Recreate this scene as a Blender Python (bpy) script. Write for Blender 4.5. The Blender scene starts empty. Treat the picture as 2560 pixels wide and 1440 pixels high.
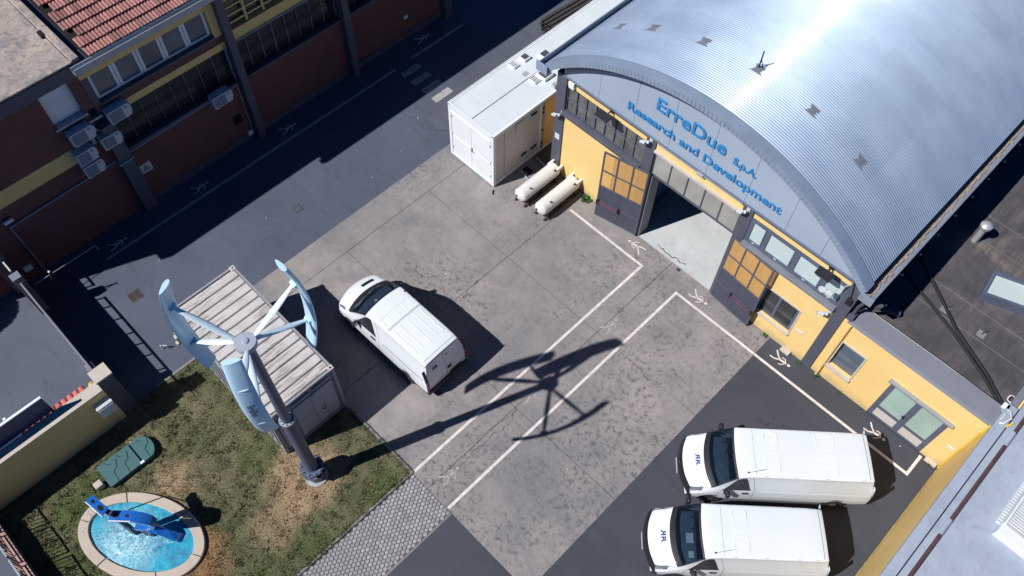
import bpy, bmesh, math, random
import numpy as np
from mathutils import Vector, Matrix
random.seed(7); np.random.seed(7)
SC = bpy.context.scene
COL = SC.collection
R = math.radians
PI = math.pi

# ------------------------------------------------------------------ camera, sky, sun, exposure
cam_d = bpy.data.cameras.new('camera'); cam = bpy.data.objects.new('camera', cam_d); COL.objects.link(cam)
cam_d.sensor_width = 36.0; cam_d.lens = 2133.8 / 2560 * 36.0; cam_d.clip_start = 0.5; cam_d.clip_end = 600
def _rot():
    a, r, h = R(58.34812), R(1.69993), R(-43.53616)
    ca, sa = math.cos(a), math.sin(a)
    M = np.array([[1, 0, 0], [0, -sa, -ca], [0, ca, -sa]])
    H = np.array([[math.cos(h), -math.sin(h), 0], [math.sin(h), math.cos(h), 0], [0, 0, 1]])
    Q = np.array([[math.cos(r), -math.sin(r), 0], [math.sin(r), math.cos(r), 0], [0, 0, 1]])
    return Q @ M @ H
_m = _rot()
cam.matrix_world = Matrix(((_m[0][0], -_m[1][0], -_m[2][0], 0), (_m[0][1], -_m[1][1], -_m[2][1], 0),
                           (_m[0][2], -_m[1][2], -_m[2][2], 26.7), (0, 0, 0, 1)))
SC.camera = cam
SUN_DX, SUN_DY = 0.328, 0.846          # ground shift of a shadow per metre of height
_el = math.atan(1 / math.hypot(SUN_DX, SUN_DY)); _az = math.atan2(-SUN_DX, -SUN_DY)
W = bpy.data.worlds.new('World'); SC.world = W; W.use_nodes = True
nt = W.node_tree; nt.nodes.clear()
wo = nt.nodes.new('ShaderNodeOutputWorld'); bg = nt.nodes.new('ShaderNodeBackground'); sk = nt.nodes.new('ShaderNodeTexSky')
sk.sky_type = 'NISHITA'; sk.sun_disc = False; sk.sun_elevation = _el; sk.sun_rotation = _az
sk.air_density = 0.45; sk.dust_density = 0.0; sk.ozone_density = 8.0
bg.inputs['Strength'].default_value = 0.066
hs = nt.nodes.new('ShaderNodeHueSaturation'); hs.inputs['Saturation'].default_value = 2.0
nt.links.new(sk.outputs[0], hs.inputs['Color']); nt.links.new(hs.outputs[0], bg.inputs[0]); nt.links.new(bg.outputs[0], wo.inputs[0])
sd = bpy.data.lights.new('sun', 'SUN'); sun = bpy.data.objects.new('sun', sd); COL.objects.link(sun)
sd.energy = 4.9; sd.angle = R(0.53); sd.color = (1.0, 0.985, 0.968)
sun.rotation_euler = Vector((SUN_DX, SUN_DY, -1)).to_track_quat('-Z', 'Y').to_euler()
SC.view_settings.view_transform = 'Standard'; SC.view_settings.look = 'None'
SC.view_settings.exposure = 0.08; SC.view_settings.gamma = 1.0; SC.view_settings.use_curve_mapping = False
SC.cycles.max_bounces = 6; SC.cycles.diffuse_bounces = 2; SC.cycles.transparent_max_bounces = 12

# ------------------------------------------------------------------ materials
def nodes(name):
    m = bpy.data.materials.new(name); m.use_nodes = True
    t = m.node_tree; b = t.nodes['Principled BSDF']
    return m, t, b
class NT:
    def __init__(s, t): s.t = t
    def n(s, typ, **k):
        o = s.t.nodes.new(typ)
        for a, v in k.items(): setattr(o, a, v)
        return o
    def l(s, a, b): s.t.links.new(a, b)
    def coord(s, scale=(1, 1, 1), rot=(0, 0, 0), out='Object'):
        c = s.n('ShaderNodeTexCoord'); mp = s.n('ShaderNodeMapping')
        mp.inputs['Scale'].default_value = scale; mp.inputs['Rotation'].default_value = rot
        s.l(c.outputs[out], mp.inputs[0]); return mp.outputs[0]
    def noise(s, co, scale, detail=4, rough=.55, dist=0):
        o = s.n('ShaderNodeTexNoise'); o.inputs['Scale'].default_value = scale; o.inputs['Detail'].default_value = detail
        o.inputs['Roughness'].default_value = rough; o.inputs['Distortion'].default_value = dist
        s.l(co, o.inputs['Vector']); return o.outputs['Fac']
    def ramp(s, fac, stops):
        o = s.n('ShaderNodeValToRGB'); e = o.color_ramp.elements
        while len(e) < len(stops): e.new(.5)
        for i, (p, c) in enumerate(stops):
            e[i].position = p; e[i].color = (*c, 1) if len(c) == 3 else c
        s.l(fac, o.inputs[0]); return o.outputs[0]
    def mr(s, v, a, b, c=0, d=1):
        o = s.n('ShaderNodeMapRange'); o.inputs[1].default_value = a; o.inputs[2].default_value = b
        o.inputs[3].default_value = c; o.inputs[4].default_value = d; s.l(v, o.inputs[0]); return o.outputs[0]
    def mix(s, fac, a, b, blend='MIX'):
        o = s.n('ShaderNodeMix', data_type='RGBA', blend_type=blend)
        for sock, v in ((o.inputs[0], fac), (o.inputs[6], a), (o.inputs[7], b)):
            if hasattr(v, 'default_value') and hasattr(v, 'is_linked'): s.l(v, sock)
            elif isinstance(v, tuple): sock.default_value = (*v, 1)
            else: sock.default_value = v
        return o.outputs[2]
    def bump(s, h, strength, dist, bsdf):
        o = s.n('ShaderNodeBump'); o.inputs['Strength'].default_value = strength; o.inputs['Distance'].default_value = dist
        s.l(h, o.inputs['Height']); s.l(o.outputs[0], bsdf.inputs['Normal'])
def mat(name, col, rough=.6, metal=0., var=.12, vs=1.5, dirt=None, dirt_amt=.35, ds=3., coat=0., bump=0., bs=40., spec=.5, rnd=0.):
    """plain surface: base colour broken up by two noises, optional dirt colour, optional per-object variation"""
    m, t, b = nodes(name); q = NT(t); co = q.coord()
    n1 = q.noise(co, vs, 5)
    c = q.mix(q.mr(n1, .3, .7), tuple(x * (1 - var) for x in col), tuple(min(1, x * (1 + var)) for x in col))
    if dirt:
        n2 = q.noise(co, ds, 6, .65, .4)
        c = q.mix(q.mr(n2, .52, .75, 0, dirt_amt), c, dirt)
    if rnd:
        oi = q.n('ShaderNodeObjectInfo'); hv = q.n('ShaderNodeHueSaturation')
        q.l(q.mr(oi.outputs['Random'], 0, 1, 1 - rnd, 1 + rnd), hv.inputs['Value']); q.l(c, hv.inputs['Color']); c = hv.outputs[0]
    q.l(c, b.inputs['Base Color'])
    b.inputs['Roughness'].default_value = rough; b.inputs['Metallic'].default_value = metal
    b.inputs['Coat Weight'].default_value = coat; b.inputs['Coat Roughness'].default_value = .08
    b.inputs['Specular IOR Level'].default_value = spec
    if bump: q.bump(q.noise(co, bs, 3), bump, .02, b)
    return m
def glassy(name, tint, alpha, rough=.05, col=(.02, .025, .03)):
    """a pane: partly clear, partly mirror"""
    m, t, b = nodes(name); q = NT(t)
    tr = q.n('ShaderNodeBsdfTransparent'); tr.inputs[0].default_value = (*tint, 1)
    mx = q.n('ShaderNodeMixShader'); mx.inputs[0].default_value = alpha
    b.inputs['Base Color'].default_value = (*col, 1); b.inputs['Roughness'].default_value = rough
    q.l(tr.outputs[0], mx.inputs[1]); q.l(b.outputs[0], mx.inputs[2]); q.l(mx.outputs[0], t.nodes['Material Output'].inputs[0])
    return m

def m_concrete():
    m, t, b = nodes('yard_concrete'); q = NT(t); co = q.coord()
    big = q.noise(co, .2, 4, .55, .3); mid = q.noise(co, .9, 6, .66, .5); fine = q.noise(co, 9, 6, .7); stain = q.noise(co, 5.5, 10, .78, .2); grain = q.noise(co, 34, 4, .7)
    c = q.ramp(big, [(.33, (.182, .178, .188)), (.5, (.272, .248, .244)), (.66, (.345, .3, .282))])
    c = q.mix(q.mr(mid, .42, .68, 0, .68), c, (.15, .15, .165)); c = q.mix(q.mr(q.noise(co, 2.6, 7, .75, .8), .5, .68, 0, .4), c, (.125, .125, .138))
    c = q.mix(q.mr(fine, .4, .75, 0, .35), c, (.34, .31, .29)); c = q.mix(q.mr(grain, .55, .75, 0, .3), c, (.13, .13, .14))
    zone = q.noise(co, .33, 4, .6, .4); sx = q.n('ShaderNodeSeparateXYZ'); q.l(co, sx.inputs[0])
    ad = q.n('ShaderNodeMath', operation='ADD'); q.l(q.mr(sx.outputs[0], -12, -6, 0, .1), ad.inputs[0]); q.l(zone, ad.inputs[1])
    mul = q.n('ShaderNodeMath', operation='MULTIPLY'); q.l(q.mr(stain, .5, .6), mul.inputs[0]); q.l(q.mr(ad.outputs[0], .47, .62, 0, .9), mul.inputs[1])
    c = q.mix(mul.outputs[0], c, (.088, .088, .1))
    q.l(c, b.inputs['Base Color']); b.inputs['Roughness'].default_value = .85
    q.bump(fine, .25, .01, b)
    return m
def m_asphalt(name, a, bcol, patch):
    m, t, b = nodes(name); q = NT(t); co = q.coord()
    big = q.noise(co, .3, 5, .6, .5); fine = q.noise(co, 60, 2, .6); mid = q.noise(co, 2.4, 6, .7, .8)
    c = q.mix(q.mr(big, .35, .65), a, bcol)
    c = q.mix(q.mr(mid, .54, .74, 0, .65), c, patch); tr = q.noise(q.coord(scale=(.35, 1.6, 1)), 1.1, 5, .65, .4); c = q.mix(q.mr(tr, .55, .7, 0, .4), c, tuple(x * .62 for x in a))
    if name.startswith('parking'):
        d = q.n('ShaderNodeVectorMath', operation='DISTANCE'); q.l(co, d.inputs[0]); d.inputs[1].default_value = (-1.15, 14.0, 0); sp = q.noise(co, 7, 3, .5)
        ml = q.n('ShaderNodeMath', operation='MULTIPLY'); q.l(q.mr(d.outputs['Value'], .3, 1.0, .85, 0), ml.inputs[0]); q.l(q.mr(sp, .54, .6), ml.inputs[1]); c = q.mix(ml.outputs[0], c, (.02, .02, .026))
    c = q.mix(q.mr(fine, .62, .8, 0, .35), c, tuple(x * 2.2 for x in bcol))
    c = q.mix(q.mr(fine, .2, .4, .4, 0), c, tuple(x * .4 for x in a))
    q.l(c, b.inputs['Base Color']); b.inputs['Roughness'].default_value = .8
    q.bump(fine, .5, .01, b)
    return m
def m_lawn(blade=False):
    m, t, b = nodes('grass_blade' if blade else 'lawn_soil'); q = NT(t); co = q.coord()
    big = q.noise(co, .7, 5, .62, .8); mid = q.noise(co, 4, 5, .7); wob = q.noise(co, 1.3, 4, .6)
    c = q.ramp(big, [(.36, (.1, .112, .058)), (.52, (.14, .135, .075)), (.68, (.2, .175, .11))])
    def spot(x, y, r, col, amt):
        nonlocal c
        d = q.n('ShaderNodeVectorMath', operation='DISTANCE'); q.l(co, d.inputs[0]); d.inputs[1].default_value = (x, y, 0)
        a = q.n('ShaderNodeMath', operation='MULTIPLY_ADD'); q.l(wob, a.inputs[0]); a.inputs[1].default_value = 1.6; q.l(d.outputs['Value'], a.inputs[2])
        c = q.mix(q.mr(a.outputs[0], r + .55, r + 1.15, amt, 0), c, col)
    straw, orange, green = (.4, .285, .185), (.3, .165, .08), (.085, .115, .042)
    spot(-10.9, 2.1, 1.15, straw, .95); spot(-10.4, .6, .8, straw, .55); spot(-13.7, -.95, .6, straw, .85); spot(-11.1, -1.9, .9, orange, .85); spot(-10.6, 2.0, .15, (.2, .12, .05), .7)
    spot(-9.0, 3.7, .5, green, .9); spot(-9.0, 1.0, .55, green, .85); spot(-9.1, -.8, .7, green, .9); spot(-12.6, 1.5, .5, green, .6); spot(-15.2, -3.4, .9, green, .9); spot(-13.6, -4.8, .9, green, .9); spot(-16, 2.6, .5, green, .6)
    c = q.mix(q.mr(mid, .42, .72, 0, .3), c, (.07, .078, .04)); c = q.mix(q.mr(q.noise(co, 16, 4, .75), .5, .7, 0, .5), c, (.05, .055, .03)); c = q.mix(q.mr(q.noise(co, 21, 3, .7), .56, .72, 0, .5), c, (.34, .29, .19))
    if blade:
        gi = q.n('ShaderNodeNewGeometry'); hv = q.n('ShaderNodeHueSaturation'); q.l(q.mr(gi.outputs['Random Per Island'], 0, 1, .75, 1.7), hv.inputs['Value']); q.l(c, hv.inputs['Color']); c = hv.outputs[0]
    q.l(c, b.inputs['Base Color']); b.inputs['Roughness'].default_value = .9; b.inputs['Specular IOR Level'].default_value = .1
    if not blade: q.bump(q.noise(co, 30, 4), .6, .03, b)
    return m
def m_brick():
    m, t, b = nodes('red_brick'); q = NT(t)
    co = q.coord(rot=(0, R(-90), R(-90)))
    br = q.n('ShaderNodeTexBrick'); br.offset = .5
    q.l(co, br.inputs['Vector'])
    br.inputs['Color1'].default_value = (.21, .06, .056, 1); br.inputs['Color2'].default_value = (.14, .045, .046, 1); br.inputs['Mortar'].default_value = (.13, .11, .115, 1)
    br.inputs['Scale'].default_value = 1; br.inputs['Brick Width'].default_value = .25; br.inputs['Row Height'].default_value = .07; br.inputs['Mortar Size'].default_value = .008
    n = q.noise(q.coord(), 1.2, 5, .65)
    c = q.mix(q.mr(n, .4, .7, 0, .5), br.outputs[0], (.17, .06, .045))
    q.l(c, b.inputs['Base Color']); b.inputs['Roughness'].default_value = .85
    o = q.n('ShaderNodeBump', invert=True); o.inputs['Strength'].default_value = .6; o.inputs['Distance'].default_value = .01
    q.l(br.outputs['Fac'], o.inputs['Height']); q.l(o.outputs[0], b.inputs['Normal'])
    return m
def m_bitumen():
    m, t, b = nodes('annex_bitumen'); q = NT(t); co = q.coord()
    big = q.noise(co, .7, 6, .65, .6); st = q.noise(q.coord(scale=(2.6, .35, 1)), 1.6, 6, .75, .2); f = q.noise(co, 14, 4, .7)
    c = q.ramp(big, [(.34, (.055, .051, .06)), (.54, (.095, .085, .09)), (.72, (.21, .165, .145))])
    c = q.mix(q.mr(st, .46, .6, 0, .6), c, (.052, .05, .06)); c = q.mix(q.mr(f, .55, .8, 0, .3), c, (.2, .17, .15))
    q.l(c, b.inputs['Base Color']); b.inputs['Roughness'].default_value = .8; q.bump(f, .4, .01, b)
    return m
def m_membrane(name, a, c2, c3, s=.6):
    m, t, b = nodes(name); q = NT(t); co = q.coord()
    n1 = q.noise(co, s, 7, .68, .5); n2 = q.noise(co, s * 4, 6, .7, 1.2)
    c = q.mix(q.mr(n1, .36, .62), a, c2); c = q.mix(q.mr(n2, .5, .66, 0, .7), c, c3)
    q.l(c, b.inputs['Base Color']); b.inputs['Roughness'].default_value = .75; q.bump(n2, .25, .02, b)
    return m
def m_water():
    m, t, b = nodes('pool_water'); q = NT(t); co = q.coord()
    n1 = q.noise(co, 1.6, 6, .7, 1.4); n2 = q.noise(co, 6.5, 6, .68, 1.6)
    d = q.n('ShaderNodeVectorMath', operation='DISTANCE'); q.l(co, d.inputs[0]); d.inputs[1].default_value = (-.15, -.5, .1)
    foam = q.n('ShaderNodeMath', operation='MULTIPLY'); q.l(q.mr(n2, .34, .56), foam.inputs[0]); q.l(q.mr(d.outputs['Value'], .25, 1.35, .95, .12), foam.inputs[1])
    c = q.mix(q.mr(n1, .35, .65), (.008, .16, .32), (.015, .42, .58))
    c = q.mix(foam.outputs[0], c, (.5, .76, .84))
    q.l(c, b.inputs['Base Color']); b.inputs['Roughness'].default_value = .12
    q.bump(n2, .3, .02, b)
    return m
def m_terracotta(name, a, c2, rnd):
    m = mat(name, a, .8, var=.2, vs=6, dirt=c2, dirt_amt=.6, ds=9, rnd=rnd)
    return m
def m_controof():
    m, t, b = nodes('worn_container_roof'); q = NT(t)
    st = q.noise(q.coord(scale=(14, 1.1, 1)), 1.6, 6, .7, .2); z = q.noise(q.coord(), .9, 3, .5)
    mul = q.n('ShaderNodeMath', operation='MULTIPLY'); q.l(q.mr(st, .45, .62), mul.inputs[0]); q.l(q.mr(z, .36, .58), mul.inputs[1])
    c = q.mix(mul.outputs[0], (.57, .54, .525), (.24, .2, .165))
    q.l(c, b.inputs['Base Color']); b.inputs['Roughness'].default_value = .7
    return m
def m_corr():
    m, t, b = nodes('corrugated_aluminium'); q = NT(t); co = q.coord()
    n = q.noise(q.coord(scale=(.6, 1, .6)), .8, 4, .6); n2 = q.noise(co, 6, 5, .7)
    sc = q.n('ShaderNodeVectorMath', operation='MULTIPLY'); q.l(co, sc.inputs[0]); sc.inputs[1].default_value = (.45, 1.13, 0)
    fl = q.n('ShaderNodeVectorMath', operation='FLOOR'); q.l(sc.outputs[0], fl.inputs[0]); wn = q.n('ShaderNodeTexWhiteNoise', noise_dimensions='3D'); q.l(fl.outputs[0], wn.inputs['Vector'])
    c = q.mix(q.mr(n, .35, .65), (.26, .33, .45), (.32, .395, .515)); c = q.mix(q.mr(n2, .6, .8, 0, .3), c, (.25, .3, .38))
    hv = q.n('ShaderNodeHueSaturation'); q.l(q.mr(wn.outputs[0], 0, 1, .96, 1.04), hv.inputs['Value']); q.l(c, hv.inputs['Color'])
    q.l(hv.outputs[0], b.inputs['Base Color']); b.inputs['Metallic'].default_value = .3; q.l(q.mr(wn.outputs[0], 0, 1, .46, .52), b.inputs['Roughness'])
    b.inputs['Coat Weight'].default_value = .18; q.l(q.mr(n2, .3, .7, .1, .2), b.inputs['Coat Roughness']); b.inputs['Coat IOR'].default_value = 1.45
    return m
def m_yellow():
    m, t, b = nodes('yellow_render'); q = NT(t); co = q.coord()
    n = q.noise(co, .8, 5, .6); n2 = q.noise(q.coord(scale=(3, 3, .35)), 2, 6, .7); f = q.noise(co, 50, 3)
    c = q.mix(q.mr(n, .3, .7), (.81, .55, .2), (.86, .61, .255))
    c = q.mix(q.mr(n2, .55, .8, 0, .28), c, (.7, .52, .26))
    gp = q.n('ShaderNodeNewGeometry'); sx = q.n('ShaderNodeSeparateXYZ'); q.l(gp.outputs['Position'], sx.inputs[0]); n3 = q.noise(co, 2.6, 6, .7)
    hz = q.n('ShaderNodeMath', operation='MULTIPLY_ADD'); q.l(n3, hz.inputs[0]); hz.inputs[1].default_value = -1.1; q.l(sx.outputs[2], hz.inputs[2])
    c = q.mix(q.mr(hz.outputs[0], -.45, -.1, .55, 0), c, (.42, .33, .22))
    q.l(c, b.inputs['Base Color']); b.inputs['Roughness'].default_value = .85; q.bump(f, .15, .006, b)
    return m
def m_interior_floor():
    return mat('hall_floor', (.52, .54, .54), .55, var=.1, vs=.8, dirt=(.36, .37, .38), dirt_amt=.5, ds=2.5)

M = {}
M['concrete'] = m_concrete()
M['joint'] = mat('joint_dirt', (.05, .047, .05), .9)
M['road'] = m_asphalt('road_asphalt', (.068, .081, .118), (.088, .104, .148), (.052, .062, .092))
M['road_old'] = m_asphalt('old_asphalt', (.075, .084, .112), (.095, .106, .14), (.06, .066, .09))
M['parking'] = m_asphalt('parking_asphalt', (.045, .049, .066), (.058, .062, .081), (.07, .067, .076))
M['street'] = m_asphalt('street_asphalt', (.078, .09, .125), (.1, .114, .15), (.066, .075, .105))
M['paint'] = mat('road_paint', (.7, .63, .6), .7, var=.15, vs=4, dirt=(.3, .28, .27), dirt_amt=.75, ds=9)
M['paint_old'] = mat('worn_road_paint', (.36, .37, .36), .7, var=.2, vs=4, dirt=(.12, .125, .14), dirt_amt=.8, ds=7)
M['paint_faint'] = mat('faded_paint', (.4, .37, .35), .7, var=.2, vs=6, dirt=(.27, .25, .24), dirt_amt=.9, ds=14)
M['lawn'] = m_lawn(); M['blade'] = m_lawn(True)
M['paver'] = mat('paver_stone', (.32, .305, .315), .85, var=.15, vs=5, rnd=.2)
M['paver_joint'] = mat('paver_joint', (.1, .1, .112), .9)
M['kerb'] = mat('kerb_concrete', (.22, .21, .2), .85, dirt=(.1, .1, .09), ds=4)
M['brick'] = m_brick()
M['yellow'] = m_yellow()
M['dkgrey'] = mat('dark_grey_paint', (.085, .088, .118), .6, var=.08, dirt=(.12, .115, .13), dirt_amt=.3)
M['grey'] = mat('grey_paint', (.19, .2, .235), .55, var=.08)
M['door'] = mat('door_grey_paint', (.062, .066, .098), .5, var=.08)
M['frame'] = mat('window_frame_grey', (.1, .115, .165), .45)
M['tymp'] = mat('tympanum_sheet', (.34, .4, .48), .5, metal=.0, var=.06, vs=.4)
M['fascia'] = mat('fascia_sheet', (.27, .34, .44), .4, metal=.2, var=.08)
M['fascia_dark'] = mat('fascia_sheet_shaded', (.14, .16, .22), .5)  # darker fascia tone: shade on the recessed arch beam put into the colour
M['corr'] = m_corr()
M['gutter'] = mat('zinc_gutter', (.33, .37, .44), .4, metal=.4, var=.1)
M['gutter_dirt'] = mat('gutter_silt', (.3, .24, .2), .95, var=.3, vs=6, bump=.5, bs=20)
M['letters'] = mat('blue_letters', (.03, .215, .48), .4, var=.03)
M['dkglass'] = mat('dark_glass', (.035, .04, .045), .08, var=.5, vs=1.2, spec=.6)
M['oliveglass'] = mat('dusty_wired_glass', (.13, .13, .12), .25, var=.35, vs=2.5, dirt=(.24, .21, .15), dirt_amt=.5, ds=1.2)
M['frost'] = mat('frosted_pane', (.34, .325, .29), .3, var=.2, vs=1)
M['blind'] = mat('pale_blind_pane', (.52, .62, .6), .3, var=.06, vs=.8, coat=.3)
M['greenpane'] = mat('pale_green_pane', (.36, .5, .44), .2, var=.12, vs=.7, coat=.5)
M['wallpane'] = glassy('wall_tinted_pane', (.98, .95, .9), .5, .25, (.78, .46, .17))  # yellow of the wall showing through the glass is put into the pane colour
M['duskpane'] = mat('sky_lit_pane', (.1, .13, .17), .1, var=.3, vs=.8)
M['clear'] = glassy('clear_glass', (.42, .5, .56), .4, .03)
M['windscreen'] = glassy('windscreen_glass', (.5, .6, .7), .3, .02, (.015, .025, .045))
M['white'] = mat('white_sheet', (.78, .81, .83), .4, var=.04, dirt=(.55, .5, .46), dirt_amt=.25, ds=1.2)
M['whiteroof'] = mat('white_roof_sheet', (.64, .69, .72), .45, var=.06, vs=.7, dirt=(.5, .4, .36), dirt_amt=.35, ds=.8)
M['panel'] = mat('container_panel', (.56, .53, .5), .5, var=.04)
M['van'] = mat('van_white_paint', (.75, .79, .82), .3, var=.015, coat=.6)
M['vanside'] = M['van']
M['blackplastic'] = mat('black_plastic', (.018, .019, .022), .5)
M['tyre'] = mat('tyre_rubber', (.02, .02, .021), .85)
M['rim'] = mat('wheel_rim', (.4, .41, .43), .3, metal=.7)
M['lamp'] = mat('headlamp_lens', (.3, .33, .37), .08, var=.6, vs=14, metal=.4)
M['red'] = mat('tail_lamp_red', (.32, .015, .03), .2, var=.2, vs=14)
M['logo'] = mat('logo_blue', (.04, .1, .42), .4)
M['logodk'] = mat('logo_dark', (.05, .06, .14), .4)
M['seam'] = mat('seam_dark', (.05, .055, .065), .6)
M['dash'] = mat('dashboard_grey', (.12, .15, .18), .7, var=.2, vs=6)
M['seat'] = mat('seat_cloth', (.05, .055, .062), .8)
M['paper'] = mat('paper_sheet', (.75, .77, .75), .7)
M['mast'] = mat('mast_grey_paint', (.085, .1, .155), .45, var=.06)
M['galv'] = mat('galvanised_steel', (.48, .5, .53), .4, metal=.4, var=.1)
M['bladept'] = mat('turbine_blue_white', (.5, .72, .87), .35, var=.03, coat=.2)
M['armpt'] = mat('turbine_arm_paint', (.66, .79, .85), .35, var=.03, coat=.3)
M['hubpt'] = mat('hub_grey', (.42, .45, .52), .4, metal=.2, var=.06)
M['contwall'] = mat('grey_container_wall', (.29, .29, .32), .6, var=.08, dirt=(.2, .18, .17))
M['contdoor'] = mat('container_door', (.36, .38, .45), .5, var=.05)
M['controof'] = m_controof()
M['tank'] = mat('cream_tank_paint', (.72, .71, .695), .45, var=.05, dirt=(.4, .3, .24), dirt_amt=.35, ds=3)
M['rust'] = mat('rusty_steel', (.075, .045, .04), .85, var=.3, vs=5)
M['oldsteel'] = mat('old_dark_beam', (.045, .04, .04), .8, var=.3, vs=3)
M['terra'] = m_terracotta('terracotta_tile', (.3, .135, .118), (.19, .125, .115), .32)
M['terra_new'] = m_terracotta('new_terracotta_tile', (.56, .14, .11), (.42, .15, .11), .15)
M['coping'] = mat('pale_coping', (.52, .46, .4), .85, var=.1, vs=3)
M['flatroof'] = m_membrane('weathered_flat_roof', (.17, .165, .175), (.43, .35, .3), (.085, .09, .115), 1.1)
M['bitumen'] = m_bitumen()
M['membrane'] = m_membrane('blue_grey_membrane', (.31, .36, .44), (.37, .42, .5), (.29, .315, .4), .5)
M['ringstone'] = mat('basin_ring_stone', (.5, .42, .345), .8, var=.08, vs=1.2, dirt=(.42, .35, .29), ds=3)
M['water'] = m_water()
M['poolwall'] = mat('pool_lining', (.05, .3, .42), .4)
M['sculpt'] = mat('blue_steel', (.015, .14, .52), .3, var=.08, coat=.4)
M['hole'] = mat('dark_void', (.006, .006, .008), .9)
M['iron'] = mat('black_iron', (.02, .02, .022), .55)
M['green'] = mat('green_plastic', (.05, .135, .145), .5, var=.08, vs=2)
M['greendk'] = mat('green_plastic_groove', (.012, .035, .04), .7)
M['acbody'] = mat('air_conditioner_white', (.55, .57, .6), .45, var=.05)
M['acgrille'] = mat('air_conditioner_grille', (.14, .155, .2), .6)
M['acbadge'] = mat('air_conditioner_badge', (.1, .2, .22), .5)
M['magenta'] = mat('red_push_bar', (.22, .03, .08), .4)
M['signwhite'] = mat('sign_white', (.6, .66, .68), .5, var=.02)
M['signgreen'] = mat('sign_green', (.25, .45, .3), .5)
M['weed'] = mat('weed_leaf', (.045, .11, .025), .7, var=.3, vs=20)
M['moss'] = mat('olive_moss', (.3, .24, .05), .9, var=.4, vs=6)
M['pinkstone'] = mat('pink_coping_stone', (.46, .27, .23), .85, var=.12, vs=3)
M['spray'] = glassy('water_spray', (1, 1, 1), .4, .3, (.8, .88, .92))
M['gullysteel'] = mat('worn_gully_iron', (.075, .058, .062), .8, var=.3, vs=8)
M['ochre'] = mat('ochre_panel', (.78, .5, .26), .5, var=.05)
M['gas'] = mat('yellow_gas_pipe', (.7, .5, .04), .5)
M['cable'] = mat('black_cable', (.012, .013, .016), .6)
M['cablew'] = mat('white_cable', (.62, .62, .58), .5)
M['brownpipe'] = mat('brown_pipe', (.1, .05, .052), .5, var=.25, vs=3)
M['navy'] = mat('navy_panel', (.03, .045, .12), .5, var=.05)
M['blue'] = mat('blue_cabinet', (.02, .08, .25), .4)
M['black'] = mat('black_metal', (.015, .016, .02), .5)
M['gold'] = mat('yellow_globe', (.55, .36, .1), .5)

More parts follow.
